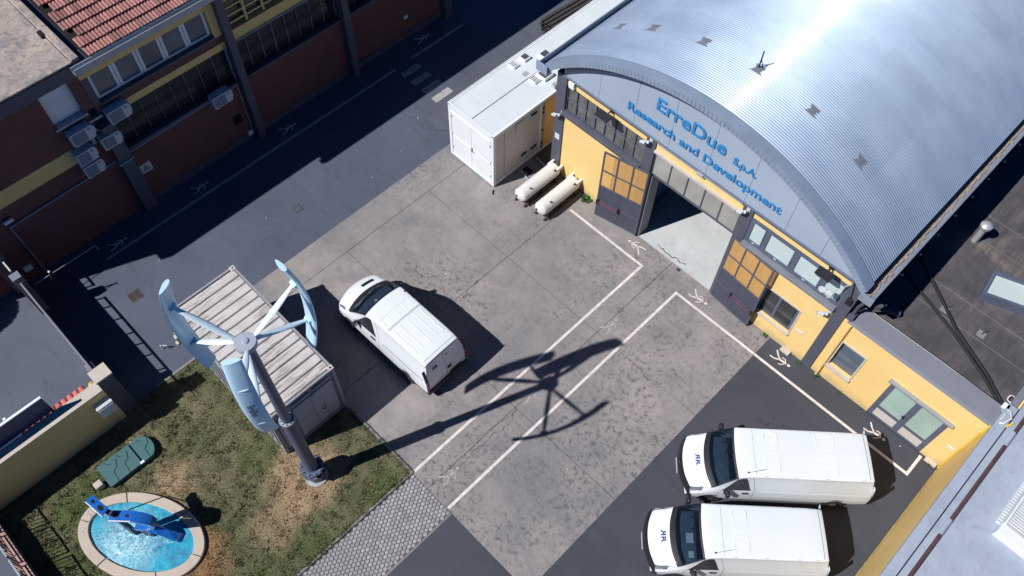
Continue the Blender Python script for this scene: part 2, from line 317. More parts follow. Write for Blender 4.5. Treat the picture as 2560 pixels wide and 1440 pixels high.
# ------------------------------------------------------------------ mesh helpers
class MB:
    def __init__(s): s.v = []; s.f = []
    def add(s, vs, fs):
        o = len(s.v); s.v += [tuple(map(float, v)) for v in vs]; s.f += [tuple(i + o for i in f) for f in fs]; return s
    def box(s, x0, x1, y0, y1, z0, z1):
        return s.add([(x0, y0, z0), (x1, y0, z0), (x1, y1, z0), (x0, y1, z0), (x0, y0, z1), (x1, y0, z1), (x1, y1, z1), (x0, y1, z1)],
                     [(0, 3, 2, 1), (4, 5, 6, 7), (0, 1, 5, 4), (1, 2, 6, 5), (2, 3, 7, 6), (3, 0, 4, 7)])
    def bbox(s, x0, x1, y0, y1, z0, z1, b=.02):
        """box with bevelled edges"""
        bm = bmesh.new(); bmesh.ops.create_cube(bm, size=1)
        for v in bm.verts: v.co = Vector(((x0 + x1) / 2 + v.co.x * (x1 - x0), (y0 + y1) / 2 + v.co.y * (y1 - y0), (z0 + z1) / 2 + v.co.z * (z1 - z0)))
        bmesh.ops.bevel(bm, geom=bm.edges[:], offset=b, segments=2, affect='EDGES', profile=.5)
        bm.verts.index_update(); s.add([v.co for v in bm.verts], [[v.index for v in f.verts] for f in bm.faces]); bm.free(); return s
    def quad(s, a, b, c, d): return s.add([a, b, c, d], [(0, 1, 2, 3)])
    def poly_prism(s, pts, z0, z1):
        n = len(pts)
        return s.add([(x, y, z0) for x, y in pts] + [(x, y, z1) for x, y in pts],
                     [tuple(range(n - 1, -1, -1)), tuple(range(n, 2 * n))] + [(i, (i + 1) % n, n + (i + 1) % n, n + i) for i in range(n)])
    def obox(s, p, ax, ay, az):
        """box from corner p with three edge vectors"""
        p = Vector(p); ax = Vector(ax); ay = Vector(ay); az = Vector(az)
        if ax.cross(ay).dot(az) < 0: p, ax = p + ax, -ax
        return s.add([p, p + ax, p + ax + ay, p + ay, p + az, p + ax + az, p + ax + ay + az, p + ay + az],
                     [(0, 3, 2, 1), (4, 5, 6, 7), (0, 1, 5, 4), (1, 2, 6, 5), (2, 3, 7, 6), (3, 0, 4, 7)])
    def tube(s, pts, r, n=8, cap=True, rs=None):
        pts = [Vector(p) for p in pts]; rings = []; up = Vector((0, 0, 1))
        for i, p in enumerate(pts):
            d = (pts[min(i + 1, len(pts) - 1)] - pts[max(i - 1, 0)]).normalized()
            u = d.cross(up if abs(d.z) < .95 else Vector((1, 0, 0))).normalized(); w = u.cross(d).normalized()
            rr = rs[i] if rs else r
            rings.append([p + (u * math.cos(2 * PI * k / n) + w * math.sin(2 * PI * k / n)) * rr for k in range(n)])
        o = [v for g in rings for v in g]; f = []
        for i in range(len(pts) - 1):
            for k in range(n): f.append((i * n + k, i * n + (k + 1) % n, (i + 1) * n + (k + 1) % n, (i + 1) * n + k))
        if cap: f += [tuple(range(n - 1, -1, -1)), tuple((len(pts) - 1) * n + k for k in range(n))]
        return s.add(o, f)
    def lathe(s, c, prof, n=24, axis='z'):
        o = []
        for r, h in prof:
            for k in range(n):
                a = 2 * PI * k / n; x, y = r * math.cos(a), r * math.sin(a)
                o.append((c[0] + x, c[1] + y, c[2] + h) if axis == 'z' else (c[0] + x, c[1] + h, c[2] + y) if axis == 'y' else (c[0] + h, c[1] + x, c[2] + y))
        f = []
        for i in range(len(prof) - 1):
            for k in range(n):
                a, b_, c_, d = i * n + k, i * n + (k + 1) % n, (i + 1) * n + (k + 1) % n, (i + 1) * n + k
                f.append((a, b_, c_, d) if axis != 'y' else (d, c_, b_, a))
        f += [tuple(range(n - 1, -1, -1)), tuple((len(prof) - 1) * n + k for k in range(n))]
        return s.add(o, f)
    def xform(s, fn): s.v = [tuple(fn(Vector(v))) for v in s.v]; return s
    def merge(s, o): return s.add(o.v, o.f)

ORG = {}
def mesh_obj(name, mb, m, off=(0, 0, 0), smooth=None):
    me = bpy.data.meshes.new(name)
    ox, oy, oz = off
    me.from_pydata([(x - ox, y - oy, z - oz) for x, y, z in mb.v], [], mb.f)
    me.materials.append(m)
    bm = bmesh.new(); bm.from_mesh(me); bmesh.ops.recalc_face_normals(bm, faces=bm.faces[:])
    if smooth:
        a = R(smooth)
        for f in bm.faces: f.smooth = True
        for e in bm.edges: e.smooth = len(e.link_faces) == 2 and e.calc_face_angle(0) < a
    bm.to_mesh(me); bm.free()
    o = bpy.data.objects.new(name, me); COL.objects.link(o); return o
def tag(o, label=None, cat=None, group=None, kind=None):
    if label: o['label'] = label
    if cat: o['category'] = cat
    if group: o['group'] = group
    if kind: o['kind'] = kind
    return o
def T(name, label, cat, loc=(0, 0, 0), group=None, local=False, kind=None):
    o = bpy.data.objects.new(name, None); COL.objects.link(o); o.location = loc; o.empty_display_size = .3
    ORG[o.name] = (0, 0, 0) if local else tuple(loc)
    return tag(o, label, cat, group, kind)
def P(name, mb, m, parent, label=None, smooth=None, kind=None):
    off = ORG[parent.name]; o = mesh_obj(name, mb, M[m] if isinstance(m, str) else m, off, smooth)
    o.parent = parent; ORG[o.name] = off
    return tag(o, label, kind=kind)
def S(name, mb, m, label, cat, group=None, smooth=None, loc=None):
    """a thing that is one mesh; its origin at its base"""
    xs = np.array(mb.v); off = loc or (float(xs[:, 0].mean()), float(xs[:, 1].mean()), float(xs[:, 2].min()))
    o = mesh_obj(name, mb, M[m], off, smooth); o.location = off; ORG[o.name] = off
    return tag(o, label, cat, group)
def ST(name, mb, m, parent=None, kind='structure'):
    o = mesh_obj(name, mb, M[m], ORG[parent.name] if parent else (0, 0, 0)); ORG[o.name] = ORG[parent.name] if parent else (0, 0, 0)
    if parent: o.parent = parent
    else: tag(o, kind=kind)
    return o
def dup(o, parent=None):
    c = o.copy(); COL.objects.link(c); c.parent = parent
    ORG[c.name] = ORG.get(o.name, (0, 0, 0))
    for ch in list(o.children): dup(ch, c)
    return c
def piece(o, parent, loc, rot=(0, 0, 0)):
    c = o.copy(); COL.objects.link(c); c.parent = parent; off = ORG[parent.name]
    c.location = (loc[0] - off[0], loc[1] - off[1], loc[2] - off[2]); c.rotation_euler = rot
    return c
def text_mb(txt, size=1., extrude=.02, fat=0., flip=False):
    cu = bpy.data.curves.new('t', 'FONT'); cu.body = txt; cu.size = size; cu.extrude = extrude; cu.offset = fat; cu.resolution_u = 3
    o = bpy.data.objects.new('t', cu); COL.objects.link(o)
    dg = bpy.context.evaluated_depsgraph_get(); me = bpy.data.meshes.new_from_object(o.evaluated_get(dg))
    mb = MB(); mb.add([v.co for v in me.vertices], [tuple(p.vertices) for p in me.polygons])
    bpy.data.objects.remove(o); bpy.data.curves.remove(cu); bpy.data.meshes.remove(me)
    return mb
def fit_text(mb, x0, x1, y0=None, y1=None):
    v = np.array(mb.v); a, b = v[:, 0].min(), v[:, 0].max()
    sx = (x1 - x0) / (b - a)
    if y0 is None: mb.v = [((x - a) * sx + x0, y, z) for x, y, z in mb.v]
    else:
        c, d = v[:, 1].min(), v[:, 1].max(); sy = (y1 - y0) / (d - c)
        mb.v = [((x - a) * sx + x0, (y - c) * sy + y0, z) for x, y, z in mb.v]
    return mb

# ================================================================== THE SETTING
def sheet(mb, x0, x1, y0, y1, z): return mb.quad((x0, y0, z), (x1, y0, z), (x1, y1, z), (x0, y1, z))
ST('ground', sheet(MB(), -250, 250, -250, 250, -.08), 'street')
ST('street', sheet(MB(), -60, -16.9, -30, -.66, -.012), 'street')
mb = MB(); sheet(mb, -24.2, -18.03, 4.66, 20.26, 0); sheet(mb, -24.2, -16.97, -.66, 4.66, 0)
ROAD = ST('road', mb, 'road')
ST('old_road', sheet(MB(), -60, -13.9, 20.26, 70, -.004), 'road_old')
mb = MB(); sheet(mb, -6.78, 3.6, -12, 4.66, -.002); sheet(mb, -3.42, 3.6, 4.66, 17.04, -.002)
PARK = ST('parking_area', mb, 'parking')
YARD = T('concrete_yard', None, None, (0, 0, 0), kind='structure')
ST('joint_bed', sheet(MB(), -18.03, -3.42, 4.66, 17.04, -.02), 'joint', YARD)
xe = [-18.03, -16.82, -12.43, -7.9, -3.42]; ye_ = [4.66, 8.66, 12.78, 17.04]
for i in range(4):
    for j in range(3):
        g = .009
        x0, x1, y0, y1 = xe[i] + (g if i else 0), xe[i + 1] - (g if i < 3 else 0), ye_[j] + (g if j else 0), ye_[j + 1] - (g if j < 2 else 0)
        if i == 0: y0, y1 = (ye_[j], ye_[j + 1])
        ST('slab', MB().box(x0, x1, y0, y1, -.05, .0), 'concrete', YARD)
# hairline cracks
def crack(pts, w=.012):
    m = MB(); r = random.Random(len(pts)); P_ = []
    for a, b in zip(pts[:-1], pts[1:]):
        for k in range(6):
            t = k / 6; P_.append((a[0] + (b[0] - a[0]) * t + r.uniform(-.06, .06), a[1] + (b[1] - a[1]) * t + r.uniform(-.06, .06)))
    P_.append(pts[-1])
    for a, b in zip(P_[:-1], P_[1:]):
        d = Vector((b[0] - a[0], b[1] - a[1], 0)); n = Vector((-d.y, d.x, 0)).normalized() * w * r.uniform(.4, 1.1)
        m.quad((a[0] - n.x, a[1] - n.y, .003), (a[0] + n.x, a[1] + n.y, .003), (b[0] + n.x, b[1] + n.y, .003), (b[0] - n.x, b[1] - n.y, .003))
    return m
ST('crack', crack([(-7.9, 4.8), (-7.72, 6.2), (-7.74, 7.3), (-7.6, 8.1), (-7.84, 8.66)]), 'joint', YARD)
ST('crack', crack([(-8.55, 6.5), (-8.0, 7.2), (-7.8, 8.6)], .008), 'joint', YARD)
# painted lines
def line(par, x0, x1, y0, y1, z=.004): ST('painted_line', sheet(MB(), x0, x1, y0, y1, z), 'paint_old' if par is ROAD else 'paint', par)
line(YARD, -8.67, -8.57, 4.70, 16.04); line(YARD, -12.28, -8.57, 16.04, 16.14)
line(YARD, -7.01, -6.91, 4.70, 16.04); line(YARD, -7.01, -3.43, 16.04, 16.14); line(PARK, -3.41, 2.78, 16.04, 16.14); line(PARK, 2.68, 2.78, 16.14, 16.97)
line(ROAD, -22.84, -22.71, 2.06, 16.2); line(ROAD, -22.88, -22.75, 17.17, 20.24)
for x in (-22.43, -21.77, -21.1, -20.43): ST('zebra_stripe', sheet(MB(), x, x + .34, 16.17, 17.13, .004), 'paint_old', ROAD)
ST('crack', crack([(-21.0, 14.6), (-20.2, 14.9), (-19.4, 14.8), (-18.4, 15.6)], .012), 'seam', ROAD); ST('crack', crack([(-19.6, 6.2), (-19.1, 7.6), (-18.6, 8.4)], .008), 'seam', ROAD)
ST('asphalt_patch', sheet(MB(), -20.4, -18.3, 15.1, 20.2, .003), 'road_old', ROAD)
# pedestrian figures
def figure():
    m = MB()
    def st(pts, w):
        for a, b in zip(pts[:-1], pts[1:]):
            a = Vector((*a, .005)); b = Vector((*b, .005)); d = (b - a).normalized(); n = Vector((-d.y, d.x, 0)) * w
            a = a - d * w * .4; b = b + d * w * .4
            m.quad(a - n, b - n, b + n, a + n)
    m.add([(.0 + .055 * math.cos(k * PI / 6), .7 + .055 * math.sin(k * PI / 6), .005) for k in range(12)], [tuple(range(12))])
    st([(0, .59), (.02, .32)], .038); st([(.02, .34), (.12, .17), (.13, 0)], .026); st([(.01, .34), (-.08, .2), (-.22, .06)], .026)
    st([(0, .58), (-.12, .47), (-.1, .36)], .018); st([(0, .58), (.14, .5), (.2, .4)], .018)
    return m
fig = mesh_obj('pedestrian_symbol', figure(), M['paint']); fig.parent = ROAD; ORG[fig.name] = (0, 0, 0)
fl = [(ROAD, -23.12, 2.36, 0), (ROAD, -23.22, 6.1, 0), (ROAD, -23.3, 10.45, 0), (ROAD, -23.42, 17.98, 0), (YARD, -7.72, 5.1, 0), (YARD, -7.9, 9.0, 0), (YARD, -7.75, 12.95, 0), (YARD, -8.98, 16.62, 90), (YARD, -6.62, 16.5, -90), (PARK, -3.0, 16.58, -90), (PARK, .85, 16.58, -90)]
for i, (par, x, y, a) in enumerate(fl):
    o = fig if i == 0 else fig.copy()
    if i: COL.objects.link(o); o.parent = par
    if par is YARD and i == 4: fig2 = fig.data.copy(); fig2.materials[0] = M['paint_faint']
    if i in (4, 5, 6): o.data = fig2
    o.location = (x, y, .0); o.rotation_euler = (0, 0, R(a))

# lawn: soil sheet with a kerb, blades as one countless stuff object
LX0, LX1, LY0, LY1 = -16.97, -8.68, -5.42, 4.62
m = MB(); n_ = 40
for i in range(n_ + 1):
    for j in range(n_ + 1): m.v.append((LX0 + (LX1 - LX0) * i / n_, LY0 + (LY1 - LY0) * j / n_, .03 + .012 * math.sin(i * 1.7 + j) + .01 * math.sin(j * 2.3)))
for i in range(n_):
    for j in range(n_):
        a = i * (n_ + 1) + j; m.f.append((a, a + n_ + 1, a + n_ + 2, a + 1))
ST('lawn', m, 'lawn')
ST('lawn_kerb', MB().box(-8.68, -8.6, -8, 4.66, -.05, .06), 'kerb'); ST('lawn_kerb', MB().box(-12.0, -8.6, 4.62, 4.70, -.05, .055), 'kerb')
ST('lawn_kerb', MB().box(-17.05, -16.97, .5, 2.2, -.05, .05), 'kerb')
def blades(n):
    r = np.random.RandomState(3)
    x = r.uniform(LX0, LX1, n); y = r.uniform(LY0, LY1, n)
    dx, dy = x + 12.93, y + 2.63; c, s_ = math.cos(R(27.5)), math.sin(R(27.5))
    e = ((dx * c + dy * s_) / 2.02) ** 2 + ((-dx * s_ + dy * c) / 1.25) ** 2
    ok = (e > 1) & ~((x < -11.95) & (y > 2.18)); x, y = x[ok], y[ok]; n = len(x)
    h = r.uniform(.02, .055, n); a = r.uniform(0, 2 * PI, n); w = r.uniform(.008, .02, n); lean = r.uniform(0, .06, n); b = r.uniform(0, 2 * PI, n)
    v = np.zeros((n, 3, 3), np.float32)
    v[:, 0] = np.stack([x - w * np.cos(a), y - w * np.sin(a), np.full(n, .02)], 1); v[:, 1] = np.stack([x + w * np.cos(a), y + w * np.sin(a), np.full(n, .02)], 1)
    v[:, 2] = np.stack([x + lean * np.cos(b), y + lean * np.sin(b), .03 + h], 1)
    # taller tufts, denser along the edges, leaning over the kerb
    tn = 900; ex = r.uniform(LX0, LX1, tn); ey = r.uniform(LY0, LY1, tn); w1 = r.uniform(0, 1, tn)
    ex = np.where(w1 < .25, LX1 + r.uniform(-.03, .05, tn), ex); ey = np.where((w1 > .25) & (w1 < .33), LY1 + r.uniform(-.04, .04, tn), ey)
    ed = ((ex + 12.93) * c + (ey + 2.63) * s_) / 2.04, (-(ex + 12.93) * s_ + (ey + 2.63) * c) / 1.28
    kk = (ed[0] ** 2 + ed[1] ** 2 > 1) & ~((ex < -11.9) & (ey > 2.1)); ex, ey = ex[kk], ey[kk]; q_ = 16; X = np.repeat(ex, q_); Y = np.repeat(ey, q_); N_ = len(X)
    a2 = r.uniform(0, 2 * PI, N_); w2 = r.uniform(.008, .018, N_); l2 = r.uniform(.04, .13, N_); b2 = r.uniform(0, 2 * PI, N_); X = X + r.normal(0, .03, N_); Y = Y + r.normal(0, .03, N_)
    v2 = np.zeros((N_, 3, 3), np.float32); v2[:, 0] = np.stack([X - w2 * np.cos(a2), Y - w2 * np.sin(a2), np.full(N_, .02)], 1); v2[:, 1] = np.stack([X + w2 * np.cos(a2), Y + w2 * np.sin(a2), np.full(N_, .02)], 1)
    v2[:, 2] = np.stack([X + l2 * .7 * np.cos(b2), Y + l2 * .7 * np.sin(b2), .03 + l2], 1); v = np.concatenate([v, v2]); n = len(v)
    me = bpy.data.meshes.new('grass'); me.vertices.add(n * 3); me.vertices.foreach_set('co', v.reshape(-1)); me.loops.add(n * 3)
    me.loops.foreach_set('vertex_index', np.arange(n * 3, dtype=np.int32)); me.polygons.add(n); me.polygons.foreach_set('loop_start', np.arange(0, n * 3, 3, dtype=np.int32))
    me.update(); me.validate(); me.materials.append(M['blade'])
    o = bpy.data.objects.new('grass', me); COL.objects.link(o)
    tag(o, 'short dry grass, green and straw brown, around the basin and turbine', 'grass', kind='stuff')
blades(90000)
# paved path of hexagonal stones
PATH = T('paved_path', None, None, (0, 0, 0), kind='structure')
ST('joint_bed', sheet(MB(), -8.6, -6.78, -12, 4.66, -.004), 'paver_joint', PATH)
hx = .139
def hexm(r0, z1):
    o = [(r0 * math.cos(R(60 * k + 30)), r0 * math.sin(R(60 * k + 30)), -.004) for k in range(6)]
    i_ = [(r0 * .86 * math.cos(R(30 * k)), r0 * .86 * math.sin(R(30 * k)), z1) for k in range(12)]
    f = [tuple(range(6, 18))]
    for k in range(6): f += [(k, (k + 1) % 6, 6 + (2 * k + 3) % 12), (k, 6 + (2 * k + 3) % 12, 6 + (2 * k + 2) % 12), (k, 6 + (2 * k + 2) % 12, 6 + (2 * k + 1) % 12)]
    return MB().add(o, f[:1] + f[1:]) if False else MB().add(o + i_, f)
pv = mesh_obj('paver', hexm(hx / 2 * .98, .014), M['paver']); pv.parent = PATH; ORG[pv.name] = (0, 0, 0)
cells = []; row = 0; y = 4.66 - .075
while y > -3:
    x = -8.6 + .07 + (hx / 2 if row % 2 else 0)
    while x < -6.78 - .06: cells.append((x, y)); x += hx
    y -= hx * .866; row += 1
rest = MB(); base = hexm(hx / 2 * .98, .014)
for k, (x, y) in enumerate(cells):
    if k < 298:
        o = pv if k == 0 else pv.copy()
        if k: COL.objects.link(o); o.parent = PATH
        o.location = (x, y, random.uniform(-.002, .003))
    else: rest.add([(a + x, b + y, c) for a, b, c in base.v], base.f)
o = ST('paver_field', rest, 'paver', PATH); o['kind'] = 'stuff'
mb = MB().box(-6.80, -6.74, -12, 4.66, -.05, .012); ST('path_edge', mb, 'kerb', PATH)
# a ground plate under hall and annex
M['hallfloor'] = m_interior_floor()
ST('hall_floor', MB().box(-14.1, -1.85, 17.05, 34, -.06, .014), 'hallfloor')
ST('crack', crack([(-8.8, 17.25), (-8.2, 17.2), (-7.5, 17.3)], .02).xform(lambda v: v + Vector((0, 0, .014))), 'joint')

# ================================================================== HANGAR
FY = 17.05
HG = T('hangar', 'barrel roofed hangar with yellow front, grey gable and open double doors', 'building', (-8, FY, 0))
wall = MB()
def wb(x0, x1, z0, z1, y0=FY, y1=FY + .28): wall.box(x0, x1, y0, y1, z0, z1)
wb(-13.8, -10.15, 0, 3.56); wb(-13.8, -10.15, 4.95, 5.36); wb(-9.75, -6.15, 4.9, 5.36)
wb(-5.75, -4.4, 0, 3.6); wb(-3.0, -2.1, 0, 3.6); wb(-4.4, -3.0, 0, .95); wb(-4.4, -3.0, 2.36, 3.6); wb(-5.75, -2.1, 4.95, 5.36)
P('front_wall', wall, 'yellow', HG)
P('side_wall', MB().box(-14.2, -13.95, FY + .35, 36, 0, 5.5), 'yellow', HG); P('side_wall', MB().box(-2.05, -1.78, FY + .3, 36, 0, 5.5), 'grey', HG)
P('back_wall', MB().box(-13.95, -2.05, 34, 34.2, 0, 8), 'dkgrey', HG)
for x0, x1 in ((-14.25, -13.8), (-10.15, -9.75), (-6.15, -5.75), (-2.1, -1.73)):
    P('column', MB().bbox(x0, x1, FY - .06, FY + .34, 0, 5.35, .012), 'dkgrey', HG)
P('tie_beam', MB().box(-13.8, -2.1, FY - .015, FY - .002, 5.16, 5.35), 'dkgrey', HG)
P('sill', MB().bbox(-13.82, -10.16, FY - .2, FY + .02, 3.57, 3.72, .015), 'dkgrey', HG); P('sill', MB().bbox(-5.74, -2.11, FY - .2, FY + .02, 3.61, 3.76, .015), 'grey', HG)
AR, AX, AZ = 9.2, -8.05, -.93
def arc_z(x, r=AR): return AZ + math.sqrt(r * r - (x - AX) ** 2)
# gable sheet with vertical panel joints
pj = [-13.95, -12.35, -10.8, -9.3, -7.75, -6.2, -4.65, -3.35, -2.08]
for a, b in zip(pj[:-1], pj[1:]):
    m = MB(); n = 6
    for yy in (FY - .045, FY + .06):
        for k in range(n + 1):
            x = a + .006 + (b - a - .012) * k / n; m.v += [(x, yy, 5.36), (x, yy, max(5.4, arc_z(x, AR - .28)))]
    for k in range(n):
        q = 2 * k; w_ = 2 * (n + 1)
        m.f += [(q, q + 2, q + 3, q + 1), (w_ + q, w_ + q + 1, w_ + q + 3, w_ + q + 2), (q + 1, q + 3, w_ + q + 3, w_ + q + 1), (q, w_ + q, w_ + q + 2, q + 2)]
    e = 2 * n; w_ = 2 * (n + 1); m.f += [(0, 1, w_ + 1, w_), (e, w_ + e, w_ + e + 1, e + 1)]
    P('gable_panel', m, 'tymp', HG)
P('flashing', MB().box(-13.95, -2.08, FY - .1, FY - .05, 5.33, 5.385), 'fascia_dark', HG)
def arcband(r0, r1, y0, y1, xa, xb, n=72):
    m = MB()
    t0 = math.acos(max(-1, min(1, (xa - AX) / AR))); t1 = math.acos((xb - AX) / AR)
    for k in range(n + 1):
        t = t0 + (t1 - t0) * k / n; c, s_ = math.cos(t), math.sin(t)
        for (r, yy) in ((r0, y0), (r1, y0), (r1, y1), (r0, y1)): m.v.append((AX + r * c, yy, AZ + r * s_))
    for k in range(n):
        q = 4 * k
        for j in range(4): m.f.append((q + j, q + (j + 1) % 4, q + 4 + (j + 1) % 4, q + 4 + j))
    m.f += [(0, 1, 2, 3), (4 * n + 3, 4 * n + 2, 4 * n + 1, 4 * n)]
    return m
P('arch_beam', arcband(AR - .46, AR - .2, FY - .12, FY + .2, -14.1, -1.95), 'fascia_dark', HG, smooth=30)
P('verge_board', arcband(AR - .21, AR + .03, FY - .40, FY - .34, -14.45, -1.62), 'fascia', HG, smooth=30)
P('verge_flashing', arcband(AR + .002, AR + .035, FY - .338, FY + .02, -14.45, -1.62), 'fascia', HG, smooth=30)
m = MB()                                       # standing folds of the verge board
t0 = math.acos((-14.4 - AX) / AR); t1 = math.acos((-1.66 - AX) / AR)
for k in range(90):
    t = t0 + (t1 - t0) * (k + .5) / 90; c, s_ = math.cos(t), math.sin(t); tx, tz = -s_ * .008, c * .008
    a = [(AX + r * c + e * tx, yy, AZ + r * s_ + e * tz) for r in (AR - .2, AR + .02) for e in (-1, 1) for yy in (FY - .412, FY - .401)]
    m.add(a, [(0, 1, 3, 2), (4, 6, 7, 5), (0, 4, 5, 1), (2, 3, 7, 6), (0, 2, 6, 4), (1, 5, 7, 3)])
o = P('verge_fold', m, 'gutter', HG, kind='stuff')
# corrugated roof: waves run over the arch, repeat along the hall
def corr_roof(y0, y1):
    pitch, amp, ns, na = .0925, .0205, 8, 46
    ny = int((y1 - y0) / pitch * ns); na1 = na + 1
    ys = np.linspace(y0, y1, ny + 1); t = np.linspace(t0, t1, na1)
    rr = AR + .02 + amp * np.cos(2 * PI * (ys - y0) / pitch)
    V = np.zeros((ny + 1, na1, 3), np.float32)
    V[..., 0] = AX + rr[:, None] * np.cos(t); V[..., 1] = ys[:, None]; V[..., 2] = AZ + rr[:, None] * np.sin(t)
    i, j = np.meshgrid(np.arange(ny), np.arange(na), indexing='ij'); a = (i * na1 + j).ravel()
    F = np.stack([a, a + 1, a + na1 + 1, a + na1], 1)
    V -= np.array(ORG[HG.name], np.float32)
    me = bpy.data.meshes.new('roof'); me.vertices.add(V.size // 3); me.vertices.foreach_set('co', V.reshape(-1)); me.loops.add(F.size)
    me.loops.foreach_set('vertex_index', F.reshape(-1).astype(np.int32)); me.polygons.add(len(F)); me.polygons.foreach_set('loop_start', np.arange(0, F.size, 4, dtype=np.int32))
    me.update(); me.validate(); me.polygons.foreach_set('use_smooth', np.ones(len(F), bool)); me.materials.append(M['corr'])
    o = bpy.data.objects.new('roof', me); COL.objects.link(o); o.parent = HG; ORG[o.name] = ORG[HG.name]; return o
ROOF = corr_roof(FY + .0, FY + 22)
P('roof_lining', arcband(AR - .06, AR - .03, FY + .05, FY + 22, -14.3, -1.8, 40), 'grey', HG)
# roof fixing plates: a row near the front, one carries a small mast
clip = MB()
for k in range(9):
    yy = -.16 + .04 * k; w = .1 + .1 * abs(k - 4) / 4 * random.uniform(.7, 1.2)
    clip.box(-w, w * random.uniform(.6, 1.1), yy - .018, yy + .018, .0, .02)
clip.box(-.05, .05, -.17, .17, .0, .028)
c0 = mesh_obj('fixing_plate', clip, M['galv'] if False else M['grey']); c0.parent = HG; ORG[c0.name] = ORG[HG.name]
for k, x in enumerate((-13.35, -12.03, -10.09, -8.08, -6.02, -4.1)):
    o = c0 if k == 0 else c0.copy()
    if k: COL.objects.link(o); o.parent = HG
    o.location = (x + 8, 19.05 - FY, arc_z(x) + .022); o.rotation_euler = (0, math.asin((x - AX) / AR), 0)
m = MB().tube([(-8.12, 19.1, 8.28), (-8.12, 19.1, 8.95)], .022, 6).tube([(-8.0, 19.15, 8.28), (-8.1, 19.1, 8.62)], .014, 6).tube([(-8.2, 19.25, 8.28), (-8.12, 19.1, 8.7)], .014, 6).box(-8.2, -8.04, 19.02, 19.18, 8.27, 8.31)
P('roof_mast', m, 'black', HG)
# gutters
m = MB().box(-14.92, -14.88, FY - .38, 38, 5.28, 5.52).box(-14.88, -14.45, FY - .38, 38, 5.28, 5.31).box(-14.47, -14.43, FY - .38, 38, 5.28, 5.6).bbox(-14.95, -14.42, FY - .44, FY - .385, 5.2, 5.62, .01)
P('gutter', m, 'fascia', HG)
m = MB().box(-1.7, -1.66, FY - .36, 38, 5.3, 5.5).box(-1.66, -1.36, FY - .36, 38, 5.3, 5.33).box(-1.36, -1.3, FY - .36, 38, 5.3, 5.54).bbox(-1.72, -1.28, FY - .42, FY - .365, 5.2, 5.56, .01)
P('gutter', m, 'gutter', HG)
m = MB(); n = 120
for k in range(n):
    y0 = FY - .2 + k * .17; w0 = random.uniform(.05, .14); m.box(-1.64, -1.64 + w0 + .1, y0, y0 + .172, 5.335, 5.36 + random.uniform(0, .03))
P('gutter_silt', m, 'gutter_dirt', HG, kind='stuff')
for k in range(10): P('gutter_bracket', MB().box(-1.3, -1.2, FY + 1.2 + k * 1.05, FY + 1.26 + k * 1.05, 5.24, 5.28), 'dkgrey', HG)
P('downpipe', MB().tube([(-1.5, FY - .2, 5.25), (-1.5, FY - .15, 4.9), (-1.6, FY + .12, 4.2), (-1.6, FY + .12, 3.7)], .055, 10).box(-1.7, -1.5, FY - .05, FY + .3, 3.6, 3.78), 'dkgrey', HG, smooth=40)
# lettering
def islands(mb):
    par = list(range(len(mb.v)))
    def fd(i):
        while par[i] != i: par[i] = par[par[i]]; i = par[i]
        return i
    for f in mb.f:
        for k in f[1:]: par[fd(k)] = fd(f[0])
    out = {}
    for f in mb.f: out.setdefault(fd(f[0]), []).append(f)
    res = []
    for fs in out.values():
        idx = sorted({k for f in fs for k in f}); mp = {k: i for i, k in enumerate(idx)}
        res.append(MB().add([mb.v[k] for k in idx], [tuple(mp[k] for k in f) for f in fs]))
    return res
def facade_text(txt, x0, x1, z0, z1, name='sign_lettering'):
    t = fit_text(text_mb(txt, 1, .5, .012), x0, x1, z0, z1)
    t.v = [(x, FY - .075 - z * .04, y) for x, y, z in t.v]
    hold = P(name, MB().box(x0, x1, FY - .052, FY - .046, z0 + .1, z0 + .11), 'tymp', HG, 'raised blue lettering reading ' + txt)
    for g in islands(t): P('letter', g, 'letters', hold)
facade_text('ErreDue', -10.03, -7.3, 6.64, 7.16); facade_text('S.p.A.', -6.98, -6.12, 6.5, 6.88)
facade_text('Research and Development', -11.1, -4.98, 5.76, 6.21)
# steel window band left
m = MB()
for k in range(9):
    x = -13.78 + k * (3.6 / 8); m.box(x - .018, x + .018, FY + .02, FY + .07, 3.73, 4.95)
for z in (3.74, 4.33, 4.93): m.box(-13.78, -10.17, FY + .025, FY + .065, z - .018, z + .018)
wn = P('window', m, 'frame', HG)
for k in range(8):
    for j in range(2):
        x = -13.76 + k * .45; z = 3.76 + j * .59
        tl = R(random.choice([0, 0, 0, 1.5, -1.5]))
        P('pane', MB().obox((x, FY + .075, z), (.414, 0, 0), (0, .012, 0), (0, math.sin(tl) * .5, .55)), 'oliveglass', wn)
# right window band
m = MB()
for x0, x1 in ((-5.75, -5.66), (-5.12, -5.02), (-4.02, -3.9), (-2.94, -2.82), (-2.18, -2.1)): m.box(x0, x1, FY - .03, FY + .08, 3.77, 4.95)
m.box(-5.66, -2.18, FY - .028, FY + .078, 4.87, 4.949).box(-5.66, -2.18, FY - .028, FY + .078, 3.771, 3.88)
wn = P('window', m, 'frame', HG)
for x0, x1 in ((-5.66, -5.12), (-5.02, -4.02), (-3.9, -2.94), (-2.82, -2.18)):
    s_ = MB().box(x0 + .005, x0 + .05, FY - .045, FY + .03, 3.89, 4.86).box(x1 - .05, x1 - .005, FY - .045, FY + .03, 3.89, 4.86).box(x0 + .05, x1 - .05, FY - .045, FY + .03, 3.885, 3.94).box(x0 + .05, x1 - .05, FY - .045, FY + .03, 4.81, 4.865)
    P('sash', s_, 'frame', wn); P('pane', MB().box(x0 + .05, x1 - .05, FY + .0, FY + .02, 3.94, 4.81), 'blind', wn)
    P('handle', MB().box((x0 + x1) / 2 - .05, (x0 + x1) / 2 + .05, FY - .075, FY - .045, 3.9, 3.93), 'galv', wn)
